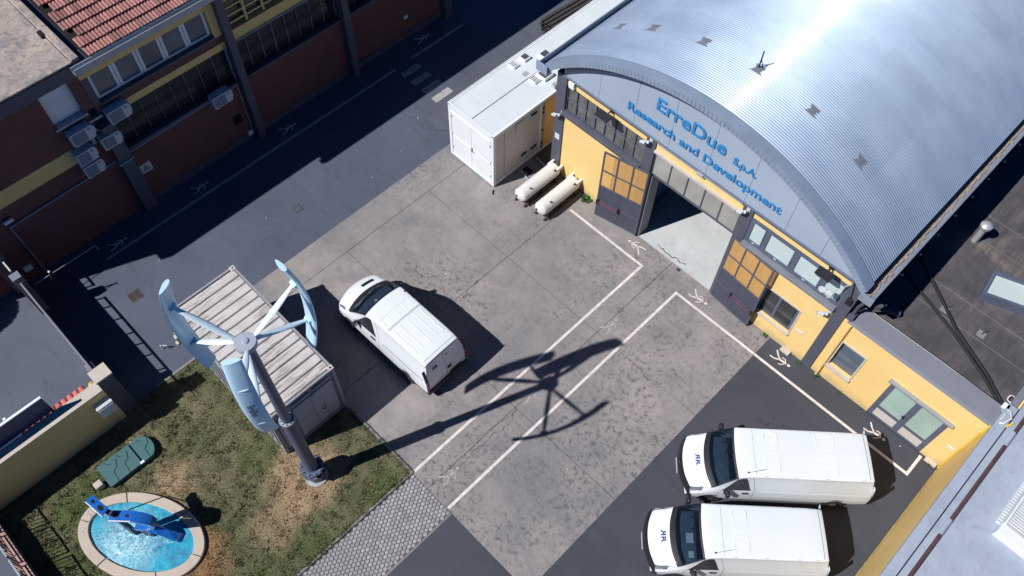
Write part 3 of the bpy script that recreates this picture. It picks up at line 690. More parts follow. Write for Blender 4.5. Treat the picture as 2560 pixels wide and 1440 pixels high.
# small window partly behind the right door
m = MB().box(-4.46, -4.4, FY - .02, FY + .05, .89, 2.42).box(-3.0, -2.94, FY - .02, FY + .05, .89, 2.42).box(-4.4, -3.0, FY - .02, FY + .05, 2.36, 2.42).bbox(-4.46, -2.94, FY - .09, FY + .05, .82, .9, .01)
wn = P('window', m, 'coping', HG)
P('frame', MB().box(-4.38, -4.3, FY + .06, FY + .14, .95, 2.34).box(-3.1, -3.02, FY + .06, FY + .14, .95, 2.34).box(-4.3, -3.1, FY + .06, FY + .14, 2.26, 2.34).box(-4.3, -3.1, FY + .06, FY + .14, .95, 1.03).box(-3.8, -3.7, FY + .06, FY + .14, 1.03, 2.26), 'frame', wn)
P('pane', MB().box(-4.3, -3.8, FY + .09, FY + .1, 1.03, 2.26), 'dkglass', wn); P('pane', MB().box(-3.7, -3.1, FY + .09, FY + .1, 1.03, 2.26), 'dkglass', wn)
# transom over the doorway
m = MB().box(-9.74, -6.16, FY - .12, FY + .2, 4.82, 4.9)
P('transom_head', m, 'coping', HG)
m = MB().box(-9.74, -6.16, FY + .02, FY + .1, 3.58, 3.66).box(-9.74, -6.16, FY + .02, FY + .1, 4.76, 4.82)
for k in range(6):
    x = -9.72 + k * 3.54 / 5; m.box(x - .02, x + .02, FY + .02, FY + .1, 3.66, 4.76)
tr = P('transom', m, 'dkgrey', HG)
for k in range(5):
    x = -9.7 + k * 3.54 / 5; P('pane', MB().box(x, x + .668, FY + .05, FY + .062, 3.662, 4.758), 'frost', tr)
# doorway jambs and the two open leaves
P('jamb', MB().box(-9.745, -9.6, FY - .03, FY + .5, .015, 3.58), 'grey', HG)
def door_leaf(p0, p1, h, bar_side):
    p0 = Vector((*p0, 0)); p1 = Vector((*p1, 0)); L_ = (p1 - p0).length; u = (p1 - p0) / L_; n = Vector((u.y, -u.x, 0))
    if n.y > 0: n = -n
    def B(m, a, b, z0, z1, d0, d1): m.obox(p0 + u * a + n * d0 + Vector((0, 0, z0)), u * (b - a), n * (d1 - d0), Vector((0, 0, z1 - z0)))
    f = MB(); t = .055
    for a in (0, L_ - t): B(f, a, a + t, .08, h, 0, .05)
    zs = [.08, .98, 1.86, 2.72, h - t]
    for z in zs: B(f, t, L_ - t, z, z + t, 0, .05)
    for k in (1, 2): x = L_ * k / 3; B(f, x - t / 2, x + t / 2, 1.915, h - t, 0, .05)
    B(f, L_ / 2 - .012, L_ / 2 + .012, .135, 1.86, .02, .048)
    lf = P('door_leaf', f, 'dkgrey', HG)
    for k in range(3):
        for z0, z1 in ((1.92, 2.715), (2.78, h - t - .005)):
            a = L_ * k / 3 + t / 2 + .003 + (t / 2 if k == 0 else 0); b = L_ * (k + 1) / 3 - t / 2 - .003 - (t / 2 if k == 2 else 0)
            pm = MB(); B(pm, a, b, z0, z1, .02, .03); P('pane', pm, 'wallpane', lf)
    for a, b in ((t, L_ / 2 - .013), (L_ / 2 + .013, L_ - t)):
        for z0, z1 in ((.136, .979), (1.036, 1.859)):
            pm = MB(); B(pm, a + .002, b - .002, z0, z1, .005, .035); P('panel', pm, 'door', lf)
    a, b = (.05, L_ * .52) if bar_side < 0 else (L_ * .42, L_ - .05)
    A_ = p0 + u * a + n * .12 + Vector((0, 0, .98)); Bv = p0 + u * b + n * .12 + Vector((0, 0, .98))
    P('push_bar', MB().tube([A_, Bv], .022, 8), 'magenta', lf)
    bm_ = MB()
    for v in (A_, Bv): bm_.box(v.x - .035, v.x + .035, v.y - .02, v.y + .1, .88, 1.08)
    P('bar_bracket', bm_, 'black', lf)
door_leaf((-11.46, 16.6), (-9.70, 16.97), 3.74, -1)
door_leaf((-6.03, 16.95), (-4.29, 16.80), 3.7, 1)
P('door_stay', MB().box(-9.72, -9.66, 16.93, 17.0, .03, 3.74), 'black', HG)
P('doorstop', MB().box(-7.62, -7.5, 16.86, 16.96, 0, .07), 'dkgrey', HG)

# ================================================================== LOW YELLOW ANNEX
AN = T('annex', 'low yellow annex with grey parapet, one window and a glazed double door', 'building', (0, FY, 0))
w = MB()
for x0, x1, z0, z1 in ((-1.73, -1.33, 0, 3.5), (-1.33, -.5, 0, .92), (-1.33, -.5, 2.42, 3.5), (-.5, .57, 0, 3.5), (.57, 2.62, 2.3, 3.5), (2.62, 3.36, 0, 3.5)): w.box(x0, x1, FY, FY + .3, z0, z1)
P('front_wall', w, 'yellow', AN)
m = MB().obox((-1.6, FY - .06, 3.48), (4.98, 0, 0), (0, .05, .12), (0, .7, .06)); m2 = MB().box(-1.6, 3.38, FY + .02, FY + .72, 3.3, 3.5)
P('parapet_cap', m, 'grey', AN); P('parapet', m2, 'grey', AN)
P('side_wall', MB().box(3.4, 3.6, FY + .8, 34, 0, 3.5), 'grey', AN); P('roof', MB().box(-1.77, 3.4, FY + .73, 34, 3.05, 3.2), 'bitumen', AN)
m = MB().box(-1.39, -1.33, FY - .03, FY + .04, .86, 2.48).box(-.5, -.44, FY - .03, FY + .04, .86, 2.48).box(-1.33, -.5, FY - .03, FY + .04, 2.42, 2.48).bbox(-1.39, -.44, FY - .1, FY + .12, .8, .915, .012)
wn = P('window', m, 'coping', AN)
P('pane', MB().box(-1.33, -.5, FY + .13, FY + .15, .92, 2.42), 'duskpane', wn)
m = MB().box(.57, .73, FY + .02, FY + .1, .02, 2.3).box(2.46, 2.62, FY + .02, FY + .1, .02, 2.3).box(.73, 2.46, FY + .02, FY + .1, 2.18, 2.3).box(1.5, 1.7, FY + .02, FY + .1, .02, 2.18)
for a, b in ((.73, 1.5), (1.7, 2.46)): m.box(a, b, FY + .022, FY + .098, .02, .09).box(a, b, FY + .022, FY + .098, .56, .7)
dr = P('glass_door', m, 'frame', AN)
for a, b in ((.73, 1.5), (1.7, 2.46)):
    P('pane', MB().box(a, b, FY + .05, FY + .065, .7, 2.18), 'greenpane', dr); P('kick_panel', MB().box(a, b, FY + .04, FY + .06, .09, .56), 'panel', dr)
P('handle', MB().box(1.5, 1.54, FY - .05, FY + .02, 1.0, 1.14).box(1.44, 1.54, FY - .06, FY - .035, 1.1, 1.13), 'black', dr)
P('lintel', MB().bbox(.46, 2.72, FY - .16, FY + .02, 2.62, 2.69, .01) if False else MB().bbox(.46, 2.72, FY - .14, FY + .02, 2.33, 2.41, .01), 'gutter', AN)
P('drainpipe', MB().tube([(-1.45, FY - .06, 3.46), (-1.45, FY - .06, .03)], .055, 10), 'yellow', AN)
a = R(20); u = Vector((math.cos(a), math.sin(a), 0)); v_ = Vector((-math.sin(a) * .4, 1, 0)).normalized()
p = Vector((.86, 20.95, 3.21)); m = MB()
sk_f = MB(); w_, l_ = 1.1, 2.6
for aa, bb, cc, dd in ((0, l_, 0, .1), (0, l_, w_ - .1, w_), (0, .1, .1, w_ - .1), (l_ - .1, l_, .1, w_ - .1)): sk_f.obox(p + u * aa + v_ * cc, u * (bb - aa), v_ * (dd - cc), Vector((0, 0, .36)))
rl = P('rooflight', sk_f, 'frame', AN); P('pane', MB().obox(p + u * .11 + v_ * .11 + Vector((0, 0, .24)), u * (l_ - .22), v_ * (w_ - .22), Vector((0, 0, .03))), 'blind', rl)
P('vent_pipe', MB().tube([(-.35, 23.0, 3.2), (-.35, 23.0, 3.95)], .11, 14).lathe((-.35, 23.0, 3.93), [(.16, 0), (.2, .05), (.2, .16), (.12, .24), (.02, .26)], 14), 'galv', AN, smooth=40)
for y in (19.6, 20.62, 23.2, 24.3): P('felt_lap', MB().box(-1.2, 3.35, y, y + .012, 3.2, 3.208), 'kerb', AN)
for x, y in ((.33, 19.85), (1.63, 19.86)):
    q_ = P('roof_anchor', MB().bbox(x - .13, x + .13, y - .13, y + .13, 3.2, 3.235, .01), 'kerb', AN); P('pin', MB().tube([(x, y, 3.235), (x, y, 3.6)], .012, 6), 'oldsteel', q_)
P('step_stone', MB().bbox(2.86, 3.26, FY - .16, FY - .002, 0, .1, .01), 'coping', AN)

# ================================================================== RIGHT HAND BUILDING
RB = T('flat_building', 'grey flat roofed building behind a long yellow wall at the right edge', 'building', (5, 10, 0))
P('wall', MB().box(3.36, 3.6, -4, FY - .01, 0, 3.6), 'yellow', RB); P('wall', MB().box(3.62, 14, -4, 24, 0, 3.5), 'yellow', RB)
P('coping', MB().bbox(3.33, 3.63, -4, 17.9, 3.6, 3.76, .012), 'membrane', RB)
P('coping', MB().bbox(3.67, 3.86, -4, 25, 3.5, 3.72, .012), 'membrane', RB); P('roof', MB().box(3.86, 14, -4, 26, 3.5, 3.62), 'membrane', RB)
P('plinth_moss', MB().box(3.33, 3.36, 9, FY - .02, 0, .04), 'moss', RB)
for y0, y1 in ((4, 13.05), (13.5, 16.7), (17.05, 24)):
    P('roof_pipe', MB().tube([(3.9, y0, 3.72), (3.9, y1, 3.72)], .055, 10), 'brownpipe', RB, smooth=60)
for y in (13.27, 16.87): P('pipe_sleeve', MB().tube([(3.88, y - .28, 3.7), (3.88, y + .28, 3.7)], .085, 10), 'membrane', RB, smooth=60)
P('edge_pipe', MB().tube([(3.33, FY - .06, 3.52), (3.33, FY - .06, .02)], .03, 8).tube([(3.33, FY - .06, 3.5), (3.6, FY + .05, 3.72), (3.72, FY + .3, 3.8)], .03, 8), 'gas', RB)
m = MB().bbox(4.9, 6.9, 14.05, 14.4, 3.62, 3.95, .02).bbox(4.9, 6.9, 16.6, 16.9, 3.62, 3.95, .02).box(4.93, 4.98, 14.4, 16.6, 3.62, 3.98).box(6.8, 6.9, 14.4, 16.6, 3.62, 3.9)
vt = P('louvred_rooflight', m, 'white', RB)
for k in range(26):
    P('slat', MB().obox((4.98, 14.42 + k * .084, 3.86), (1.82, 0, 0), (0, .05, .03), (0, -.006, .01)), 'galv', vt)
P('void', MB().box(4.98, 6.8, 14.4, 16.6, 3.625, 3.66), 'dkgrey', vt)
for k in range(22): P('bracket', MB().box(4.8, 4.925, 14.45 + k * .1, 14.49 + k * .1, 3.62, 3.7), 'whiteroof', vt)

# ================================================================== BRICK WORKSHOP ALONG THE ROAD
WX = -23.95
BB = T('brick_workshop', 'long brick workshop with yellow bands, wired windows and a tiled roof', 'building', (WX, 12, 0))
w = MB()
for y0, y1, z0, z1 in ((4.62, 20.1, 0, 2.9), (4.62, 9.95, 4.95, 5.25)): w.box(WX - .3, WX, y0, y1, z0, z1)
P('wall', w, 'brick', BB)
P('plinth', MB().box(WX, WX + .03, 4.85, 20.0, 0, .32), 'dkgrey', BB)
P('yellow_band', MB().box(WX - .3, WX + .03, 4.9, 9.78, 4.66, 4.95), 'yellow', BB); P('yellow_band', MB().box(WX - .3, WX + .03, 9.98, 20.0, 4.66, 5.2), 'yellow', BB)
P('yellow_band', MB().box(WX - .3, WX, 4.62, 9.75, 6.47, 7.25), 'yellow', BB); P('corner_strip', MB().box(WX - .3, WX + .02, 4.62, 4.86, 5.25, 6.47), 'dkgrey', BB)
for y0, y1 in ((4.36, 4.86), (9.7, 10.0), (14.66, 14.98), (19.98, 20.4)):
    P('pilaster', MB().bbox(WX - .3, WX + .32, y0, y1, 0, 7.2 if y0 > 5 else 4.6, .012), 'dkgrey', BB)
def wired_window(y0, y1, z0, z1, n, rows):
    m = MB().box(WX - .3, WX - .25, y0, y1, z0, z1)
    wn = P('window', m, 'dkglass', BB); f = MB()
    for k in range(n + 1):
        y = y0 + (y1 - y0) * k / n; f.box(WX - .24, WX - .19, y - .014, y + .014, z0, z1)
    P('mullion', f, 'gutter', wn); f = MB()
    for j in range(rows + 1): z = z0 + (z1 - z0) * j / rows; f.box(WX - .188, WX - .16, y0, y1, z - .012, z + .012)
    for k in range(int((y1 - y0) / .12)): y = y0 + .12 * k; f.box(WX - .158, WX - .15, y - .004, y + .004, z0, z1)
    for k in range(int((z1 - z0) / .12)): z = z0 + .12 * k; f.box(WX - .149, WX - .142, y0, y1, z - .004, z + .004)
    P('wire_mesh', f, 'iron', wn, kind='stuff')
    P('sill', MB().bbox(WX - .3, WX + .1, y0, y1, z0 - .1, z0, .01), 'dkgrey', wn)
wired_window(4.88, 9.68, 3.02, 4.64, 8, 2); wired_window(10.02, 14.64, 3.02, 4.64, 8, 2); wired_window(15.0, 19.96, 3.02, 4.64, 8, 2)
# upper row of white windows, first bay
wn = P('window', MB().box(WX - .3, WX - .26, 4.85, 9.35, 5.25, 6.47), 'dkglass', BB)
for k in range(5):
    y0 = 4.88 + k * .9; y1 = y0 + .88
    f = MB().box(WX - .2, WX - .12, y0, y0 + .1, 5.38, 6.45).box(WX - .2, WX - .12, y1 - .1, y1, 5.38, 6.45).box(WX - .2, WX - .12, y0 + .1, y1 - .1, 5.38, 5.46).box(WX - .2, WX - .12, y0 + .1, y1 - .1, 6.38, 6.45)
    P('frame', f, 'white', wn); P('pane', MB().box(WX - .17, WX - .155, y0 + .07, y1 - .07, 5.45, 6.38), 'duskpane', wn)
P('sill', MB().bbox(WX - .3, WX + .08, 4.85, 9.4, 5.27, 5.36, .01), 'dkgrey', wn)
P('reveal', MB().box(WX - .25, WX + .01, 9.4, 9.7, 5.25, 6.47), 'yellow', BB)
# yellow framed window, second bay
m = MB()
for k in range(7): m.box(WX - .12, WX - .02, 10.05 + k * .75, 10.13 + k * .75, 5.25, 7.1)
for j in range(6): m.box(WX - .12, WX - .04, 10.05, 19.9, 5.42 + j * .32, 5.48 + j * .32)
P('window', MB().box(WX - .3, WX - .25, 10.0, 19.95, 5.2, 7.2), 'dkglass', BB); P('window_grid', m, 'yellow', BB)
# eave, gutter and tiled roof, each tile a piece
P('soffit', MB().box(WX - .3, -23.46, 4.6, 20.4, 7.26, 7.32), 'dkgrey', BB)
m = MB().box(-23.46, -23.42, 4.45, 20.45, 7.3, 7.5).box(-23.42, -23.24, 4.45, 20.45, 7.3, 7.33).box(-23.24, -23.2, 4.45, 20.45, 7.3, 7.53)
P('gutter', m, 'gutter', BB)
P('gutter_lip', MB().box(-23.47, -23.41, 5.25, 20.45, 7.505, 7.54), 'white', BB)
rf = P('roof', MB().add([(-23.5, 5.1, 7.49), (-23.5, 20.4, 7.49), (-34, 20.4, 10.64), (-34, 4.3, 10.64), (-23.5, 5.1, 7.3), (-23.5, 20.4, 7.3), (-34, 20.4, 10.5), (-34, 4.3, 10.5)],
                        [(0, 1, 2, 3), (7, 6, 5, 4), (0, 4, 5, 1), (1, 5, 6, 2), (2, 6, 7, 3), (3, 7, 4, 0)]), 'hole', BB)
def tile_mesh():
    m = MB(); w = .235; prof = []
    for k in range(9):
        t = k / 8; prof.append((t * w, .012 + .038 * abs(math.sin(t * 2 * PI)) ** .8))
    n = len(prof); L_ = .44
    for x, lift in ((0, .085), (L_, .0)):
        for y, z in prof: m.v.append((-x, y, z + lift))
        for y, z in prof: m.v.append((-x, y, z + lift - .06))
    for k in range(n - 1):
        m.f += [(k, k + 1, 2 * n + k + 1, 2 * n + k), (k, n + k, n + k + 1, k + 1)]
    return m
tl = mesh_obj('tile', tile_mesh(), M['terra'], smooth=60); tl.parent = rf; ORG[tl.name] = ORG[rf.name]; tl_new = tl.data.copy(); tl_new.materials[0] = M['terra_new']
sl = .3; ang = math.atan(sl); cnt = 0; rest = MB(); tm = tile_mesh()
for i in range(15):
    d = i * .385 * math.cos(ang); x = -23.44 - d; z = 7.5 + d * sl
    for j in range(64):
        y = 5.12 - d * .06 + j * .237
        if j == 0 and i in (2, 5): continue
        px_edge = 5.1 + (j * .237)
        if y > 10.4 - d * 1.0 or i > 12 or cnt >= 296:
            if y < 20 : pass
            else: continue
            c_, s_ = math.cos(ang), math.sin(ang)
            if y < 15 and i < 14: rest.add([(x + a * c_, y + b, z - a * s_ + c) for a, b, c in tm.v], tm.f)
            continue
        o = tl if cnt == 0 else tl.copy()
        if cnt: COL.objects.link(o); o.parent = rf
        if i >= 6 and j < 4 and not (i == 6 and j == 0): o.data = tl_new
        o.location = (x - BB.location.x, y + random.uniform(-.006, .006) - BB.location.y, z); o.rotation_euler = (random.uniform(-.02, .02), ang + random.uniform(-.015, .015), random.uniform(-.02, .02)); cnt += 1
o = P('tile_field', rest, 'terra', rf, smooth=60, kind='stuff')
# pipes on the wall
P('pipe', MB().tube([(WX + .06, .2, 2.72), (WX + .06, 4.3, 2.8), (WX + .36, 4.3, 2.8), (WX + .36, 4.9, 2.82), (WX + .06, 4.9, 2.82), (WX + .06, 9.62, 2.9), (WX + .06, 9.62, 4.85)], .03, 6).tube([(WX + .06, .2, 2.72), (WX + .06, .2, 0)], .035, 6), 'gutter', BB)
P('pipe', MB().tube([(WX + .08, 9.9, 4.72), (WX + .08, 14.6, 4.72)], .03, 6), 'gutter', BB); P('cable', MB().tube([(WX + .02, 9.6, 2.9), (WX + .02, 9.6, .1)], .014, 5), 'cablew', BB)
P('vent_opening', MB().box(WX, WX + .02, 8.98, 9.34, 1.03, 1.5), 'hole', BB)
for y in (9.45, 17.92): P('junction_box', MB().bbox(WX, WX + .08, y - .1, y + .1, 1.08 if y > 10 else .2, 1.24 if y > 10 else .42, .01), 'white', BB)
P('crash_rail', MB().box(WX, WX + .1, 15.0, 16.4, .3, .36).box(WX, WX + .05, 16.4, 19.8, .2, .3), 'dkgrey', BB)
# ------------------------------------------------------------------ lower brick wing with flat roof
BW = T('brick_wing', 'brick wing with a stained flat roof, white shutter and yellow band', 'building', (WX, 1, 0))
w = MB()
for y0, y1, z0, z1 in ((-2.3, 4.36, 0, 3.58), (-2.3, 3.35, 4.24, 5.3), (3.35, 4.36, 3.58, 5.3), (-2.3, 3.22, 5.3, 6.92), (4.24, 4.62, 5.3, 6.92)): w.box(WX - .3, WX, y0, y1, z0, z1)
P('wall', w, 'brick', BW)
P('yellow_band', MB().box(WX - .3, WX + .02, -2.3, 3.35, 3.58, 4.24), 'yellow', BW)
P('wall', MB().box(-40, WX - .3, -2.3, -2.0, 0, 6.92), 'brick', BW)
P('roof_slab', MB().bbox(-45, -23.62, -2.4, 4.9, 6.93, 7.42, .015), 'dkgrey', BW); P('roof', MB().box(-45, -23.9, -2.1, 4.6, 7.42, 7.45), 'flatroof', BW)
P('roof_kerb', MB().bbox(-45, -23.64, 4.62, 4.89, 7.42, 7.56, .03).bbox(-23.86, -23.64, -2.38, 4.62, 7.42, 7.5, .03), 'flatroof', BW)
P('roof_drain', MB().box(-25.55, -25.25, 4.5, 4.64, 7.452, 7.57), 'hole', BW)
m = MB()
sh = P('shutter', MB().box(WX - .2, WX - .16, 3.22, 4.24, 5.32, 6.92), 'white', BW)
for k in range(24): P('slat', MB().obox((WX - .16, 3.24, 5.34 + k * .066), (.012, 0, 0), (0, .98, 0), (-.006, 0, .058)), 'white', sh)
P('sill', MB().bbox(WX - .2, WX + .12, 3.15, 4.3, 5.24, 5.31, .01), 'galv', BW)
P('pilaster', MB().box(WX - .2, WX + .3, -1.0, -.55, 0, 6.9), 'dkgrey', BW)
P('wall_box', MB().bbox(WX, WX + .1, -1.25 + .9, -.05, .5, .75, .01), 'white', BW)
# ------------------------------------------------------------------ air conditioners on the brick wall
def ac_unit():
    r = T('air_conditioner', None, 'air conditioner', local=True)
    P('casing', MB().bbox(-.34, 0, 0, .79, 0, .54, .015), 'acbody', r)
    P('grille', MB().box(.0, .006, .05, .53, .05, .49), 'acgrille', r)
    m = MB()
    for k in range(9): m.box(.006, .012, .05, .53, .07 + k * .05, .078 + k * .05)
    P('grille_bar', m, 'acbody', r); P('badge', MB().box(0, .004, .6, .72, .4, .47), 'acbadge', r)
    P('service_cover', MB().bbox(-.26, -.03, .79, .86, .1, .44, .02), 'acbody', r)
    P('foot', MB().box(-.4, -.02, .1, .14, -.05, 0).box(-.4, -.02, .64, .68, -.05, 0), 'acbody', r)
    return r
ac = ac_unit()
for i, (y, z, sc, lb) in enumerate([(3.34, 4.54, 1.02, 'white air conditioner outdoor unit right below the white shutter sill'), (4.76, 4.57, 1.0, 'white air conditioner outdoor unit nearest the white framed upper windows, topmost of the cluster'),
        (3.18, 3.68, .86, 'white air conditioner outdoor unit at the end of the yellow band, above the lowest one'), (3.18, 3.04, .86, 'lowest white air conditioner outdoor unit of the cluster, above the grey pipe'),
        (4.16, 3.73, .86, 'white air conditioner outdoor unit beside the grey pilaster at the corner of the wired window'), (8.35, 2.68, 1.0, 'white air conditioner outdoor unit on its own above the square black vent')]):
    o = ac if i == 0 else dup(ac); o.location = (-23.56, y, z); o.scale = (1, sc, 1); tag(o, lb, 'air conditioner', 'air conditioners on the brick wall')
S('cable_duct', MB().box(WX + .001, WX + .08, 4.1, 4.7, 4.84, 4.92).box(WX + .001, WX + .06, 3.95, 4.08, 3.95, 4.5).tube([(WX + .1, 4.2, 4.8), (WX + .16, 4.3, 4.5), (WX + .1, 4.4, 4.3), (WX + .16, 4.5, 4.6)], .02, 6), 'acbody', 'pale cable duct with looping pipes among the air conditioners', 'cable duct')
# warning sign
sg = T('warning_sign', 'white square sign with a green triangle on the brick wall', 'sign', (WX + .01, 5.16, 1.48))
P('plate', MB().box(WX + .004, WX + .02, 4.94, 5.38, 1.48, 1.92), 'signwhite', sg)
def tri(s, x0, x1, cy=5.16, cz=1.665): return [(cy + s * math.sin(a), cz + s * math.cos(a)) for a in (0, 2 * PI / 3, 4 * PI / 3)]
for s, mm, x in ((.2, 'black', .0215), (.165, 'signgreen', .0235)):
    t = tri(s, 0, 0); P('triangle', MB().add([(WX + x, a, b) for a, b in t], [(0, 1, 2)]), mm, sg)
P('pictogram', MB().box(WX + .0245, WX + .0255, 5.13, 5.15, 1.6, 1.72).box(WX + .0245, WX + .0255, 5.15, 5.19, 1.7, 1.72).box(WX + .0245, WX + .0255, 5.17, 5.19, 1.65, 1.7).box(WX + .0245, WX + .0255, 5.15, 5.19, 1.65, 1.665), 'black', sg)
lm = T('wall_lamp', 'small white bulkhead lamp on the brick wall at the left edge', 'lamp', (WX, .3, 3.0))
P('base', MB().box(WX, WX + .06, .2, .4, 3.0, 3.14), 'dkgrey', lm); P('glass', MB().tube([(WX + .12, .12, 3.06), (WX + .12, .44, 3.06)], .075, 10), 'white', lm, smooth=50)

# ================================================================== GATE, WALL AND STREET SIDE
GT = T('sliding_gate', 'long grey sliding gate with a solid lower panel, seen from above', 'gate', (-20.5, -.66, 0))
P('panel', MB().box(-22.1, -17.4, -.69, -.65, .1, 1.8), 'dkgrey', GT); P('panel', MB().box(-25.6, -22.1, -.69, -.65, .1, 1.8), 'dkgrey', GT)
P('top_rail', MB().bbox(-22.12, -17.4, -.70, -.64, 2.1, 2.16, .01), 'grey', GT); P('top_rail', MB().bbox(-25.6, -22.78, -.70, -.64, 2.1, 2.16, .01), 'coping', GT)
P('bottom_rail', MB().bbox(-25.6, -18.08, -.73, -.61, .03, .12, .01), 'dkgrey', GT)
for x in (-22.08, -21.6, -20.9, -20.1, -19.5, -18.9, -18.12, -22.82, -24.2, -25.5): P('post', MB().box(x - .025, x + .025, -.695, -.645, .1, 2.12), 'dkgrey', GT)
P('guide_post', MB().bbox(-22.62, -22.3, -.82, -.5, 0, 2.2, .01), 'grey', GT); P('guide_post', MB().bbox(-17.95, -17.68, -.78, -.54, 0, 2.05, .01), 'grey', GT)
hr = T('handrail', 'thin pale handrail in the shade between brick wall and gate', 'handrail', (-22.75, .8, 0))
P('rail', MB().tube([(-22.75, -.4, 1.0), (-22.75, 1.98, 1.0), (-22.68, 2.02, .8)], .018, 6), 'gutter', hr)
for y in (-.3, .8, 1.9): P('post', MB().tube([(-22.75, y, 0), (-22.75, y, 1.0)], .018, 6), 'iron', hr)
bp0 = T('latch_post', 'slim dark post with a white knob beside the gate', 'post', (-22.2, .25, 0))
P('post', MB().tube([(-22.2, .25, 0), (-22.2, .25, 1.75)], .03, 6).tube([(-22.2, .25, 1.7), (-21.9, -.3, .4)], .02, 6), 'iron', bp0); P('knob', MB().lathe((-22.2, .25, 1.75), [(.01, 0), (.05, .03), (.01, .07)], 8), 'white', bp0)
YW = T('garden_wall', 'yellow garden wall with pale coping and terracotta tiles on its street side', 'wall', (-16.95, -4, 0))
P('wall', MB().box(-17.13, -16.76, -9, -.8, 0, 2.08), 'yellow', YW)
P('coping', MB().bbox(-17.16, -16.74, -9, -.8, 2.08, 2.14, .01), 'coping', YW)
P('pillar', MB().box(-17.28, -16.86, -.8, -.3, 0, 2.42), 'dkgrey', YW); P('pillar_cap', MB().bbox(-17.34, -16.82, -.83, -.26, 2.42, 2.5, .012), 'coping', YW)
m = MB(); n = 7
for x, r, z in ((0, .1, 0), (-.3, .085, -.1)):
    for k in range(n):
        a = PI * k / (n - 1); m.v.append((x, r * math.cos(a), z + r * math.sin(a)))
    for k in range(n):
        a = PI * k / (n - 1); m.v.append((x, (r - .018) * math.cos(a), z + (r - .018) * math.sin(a)))
for k in range(n - 1): m.f += [(k, k + 1, 2 * n + k + 1, 2 * n + k), (n + k, 3 * n + k, 3 * n + k + 1, n + k + 1), (k, n + k, n + k + 1, k + 1), (2 * n + k, 2 * n + k + 1, 3 * n + k + 1, 3 * n + k)]
t1_ = mesh_obj('tile', m, M['terra_new'], smooth=50); t1_.parent = YW; ORG[t1_.name] = ORG[YW.name]
for k in range(14):
    o = t1_ if k == 0 else t1_.copy()
    if k: COL.objects.link(o); o.parent = YW
    o.location = (-.17, -1.25 - .2 * k + 4, 2.05); o.rotation_euler = (0, 0, random.uniform(-.04, .04))
S('meter_box', MB().bbox(-16.755, -16.42, -1.3, -.8, 1.25, 1.72, .015).bbox(-16.56, -16.45, -1.32, -.78, 1.7, 1.78, .01), 'acbody', 'grey meter box fixed to the yellow garden wall next to the pillar', 'meter box')
S('meter_cable', MB().tube([(-16.7, -1.1, 1.25), (-16.66, -1.0, .7), (-16.6, -.95, .05)], .015, 5), 'gutter', 'thin conduit hanging below the meter box', 'cable')
es = T('entrance_board', 'dark navy board standing on the garden wall, sunlight on its top edge painted white', 'sign board', (-17.2, -5, 2.14))
P('board', MB().box(-17.24, -17.19, -9, -2.21, 2.15, 3.02), 'navy', es); P('sunlit_edge', MB().bbox(-17.26, -17.17, -9, -2.2, 3.02, 3.06, .01), 'white', es)  # white strip puts the sunlight along the board's top into its colour
P('hinge', MB().box(-17.34, -17.25, -3.35, -3.27, 2.96, 3.08), 'white', es)
P('emblem', MB().box(-17.189, -17.184, -2.62, -2.4, 2.62, 2.65).box(-17.189, -17.184, -2.52, -2.49, 2.5, 2.76), 'frame', es); P('label_plate', MB().box(-17.189, -17.182, -3.3, -2.98, 2.4, 2.48), 'frame', es)
S('globe_lamp', MB().lathe((-17.45, -.95, 0), [(.03, 0), (.03, 1.5), (.1, 1.52), (.13, 1.62), (.1, 1.74), (.02, 1.78)], 12), 'gold', 'yellow globe on a short stem behind the wall pillar', 'lamp', smooth=40)
S('wall_rail', MB().bbox(-17.14, -17.09, -9, -3.3, 2.2, 2.25, .01).box(-17.13, -17.1, -3.4, -3.36, 2.14, 2.2).box(-17.13, -17.1, -6, -5.96, 2.14, 2.2), 'white', 'white rail running on top of the garden wall', 'rail')
# unseen tree, added only to throw the round shadow at the left edge
tr_ = T('added_shadow_tree', 'unseen round tree added outside the gate to cast a round shadow', 'tree', (-25.1, -6.0, 0))
P('trunk', MB().tube([(-25.1, -6, 0), (-25.08, -6, 2), (-25.1, -6, 3.6)], .1, 8, rs=[.13, .09, .05]), 'oldsteel', tr_)
m = MB(); rr_ = random.Random(4)
for k in range(5200):
    d = Vector((rr_.gauss(0, 1), rr_.gauss(0, 1), rr_.gauss(0, 1))).normalized() * (.95 * rr_.uniform(.3, 1) ** .4); c = Vector((-25.1, -6, 4.2)) + d
    a = Vector((rr_.gauss(0, 1), rr_.gauss(0, 1), rr_.gauss(0, 1))).normalized() * .1; b = a.cross(Vector((rr_.gauss(0, 1), rr_.gauss(0, 1), 1))).normalized() * .06
    m.quad(c - a, c - b, c + a, c + b)
o = P('crown', m, 'weed', tr_)

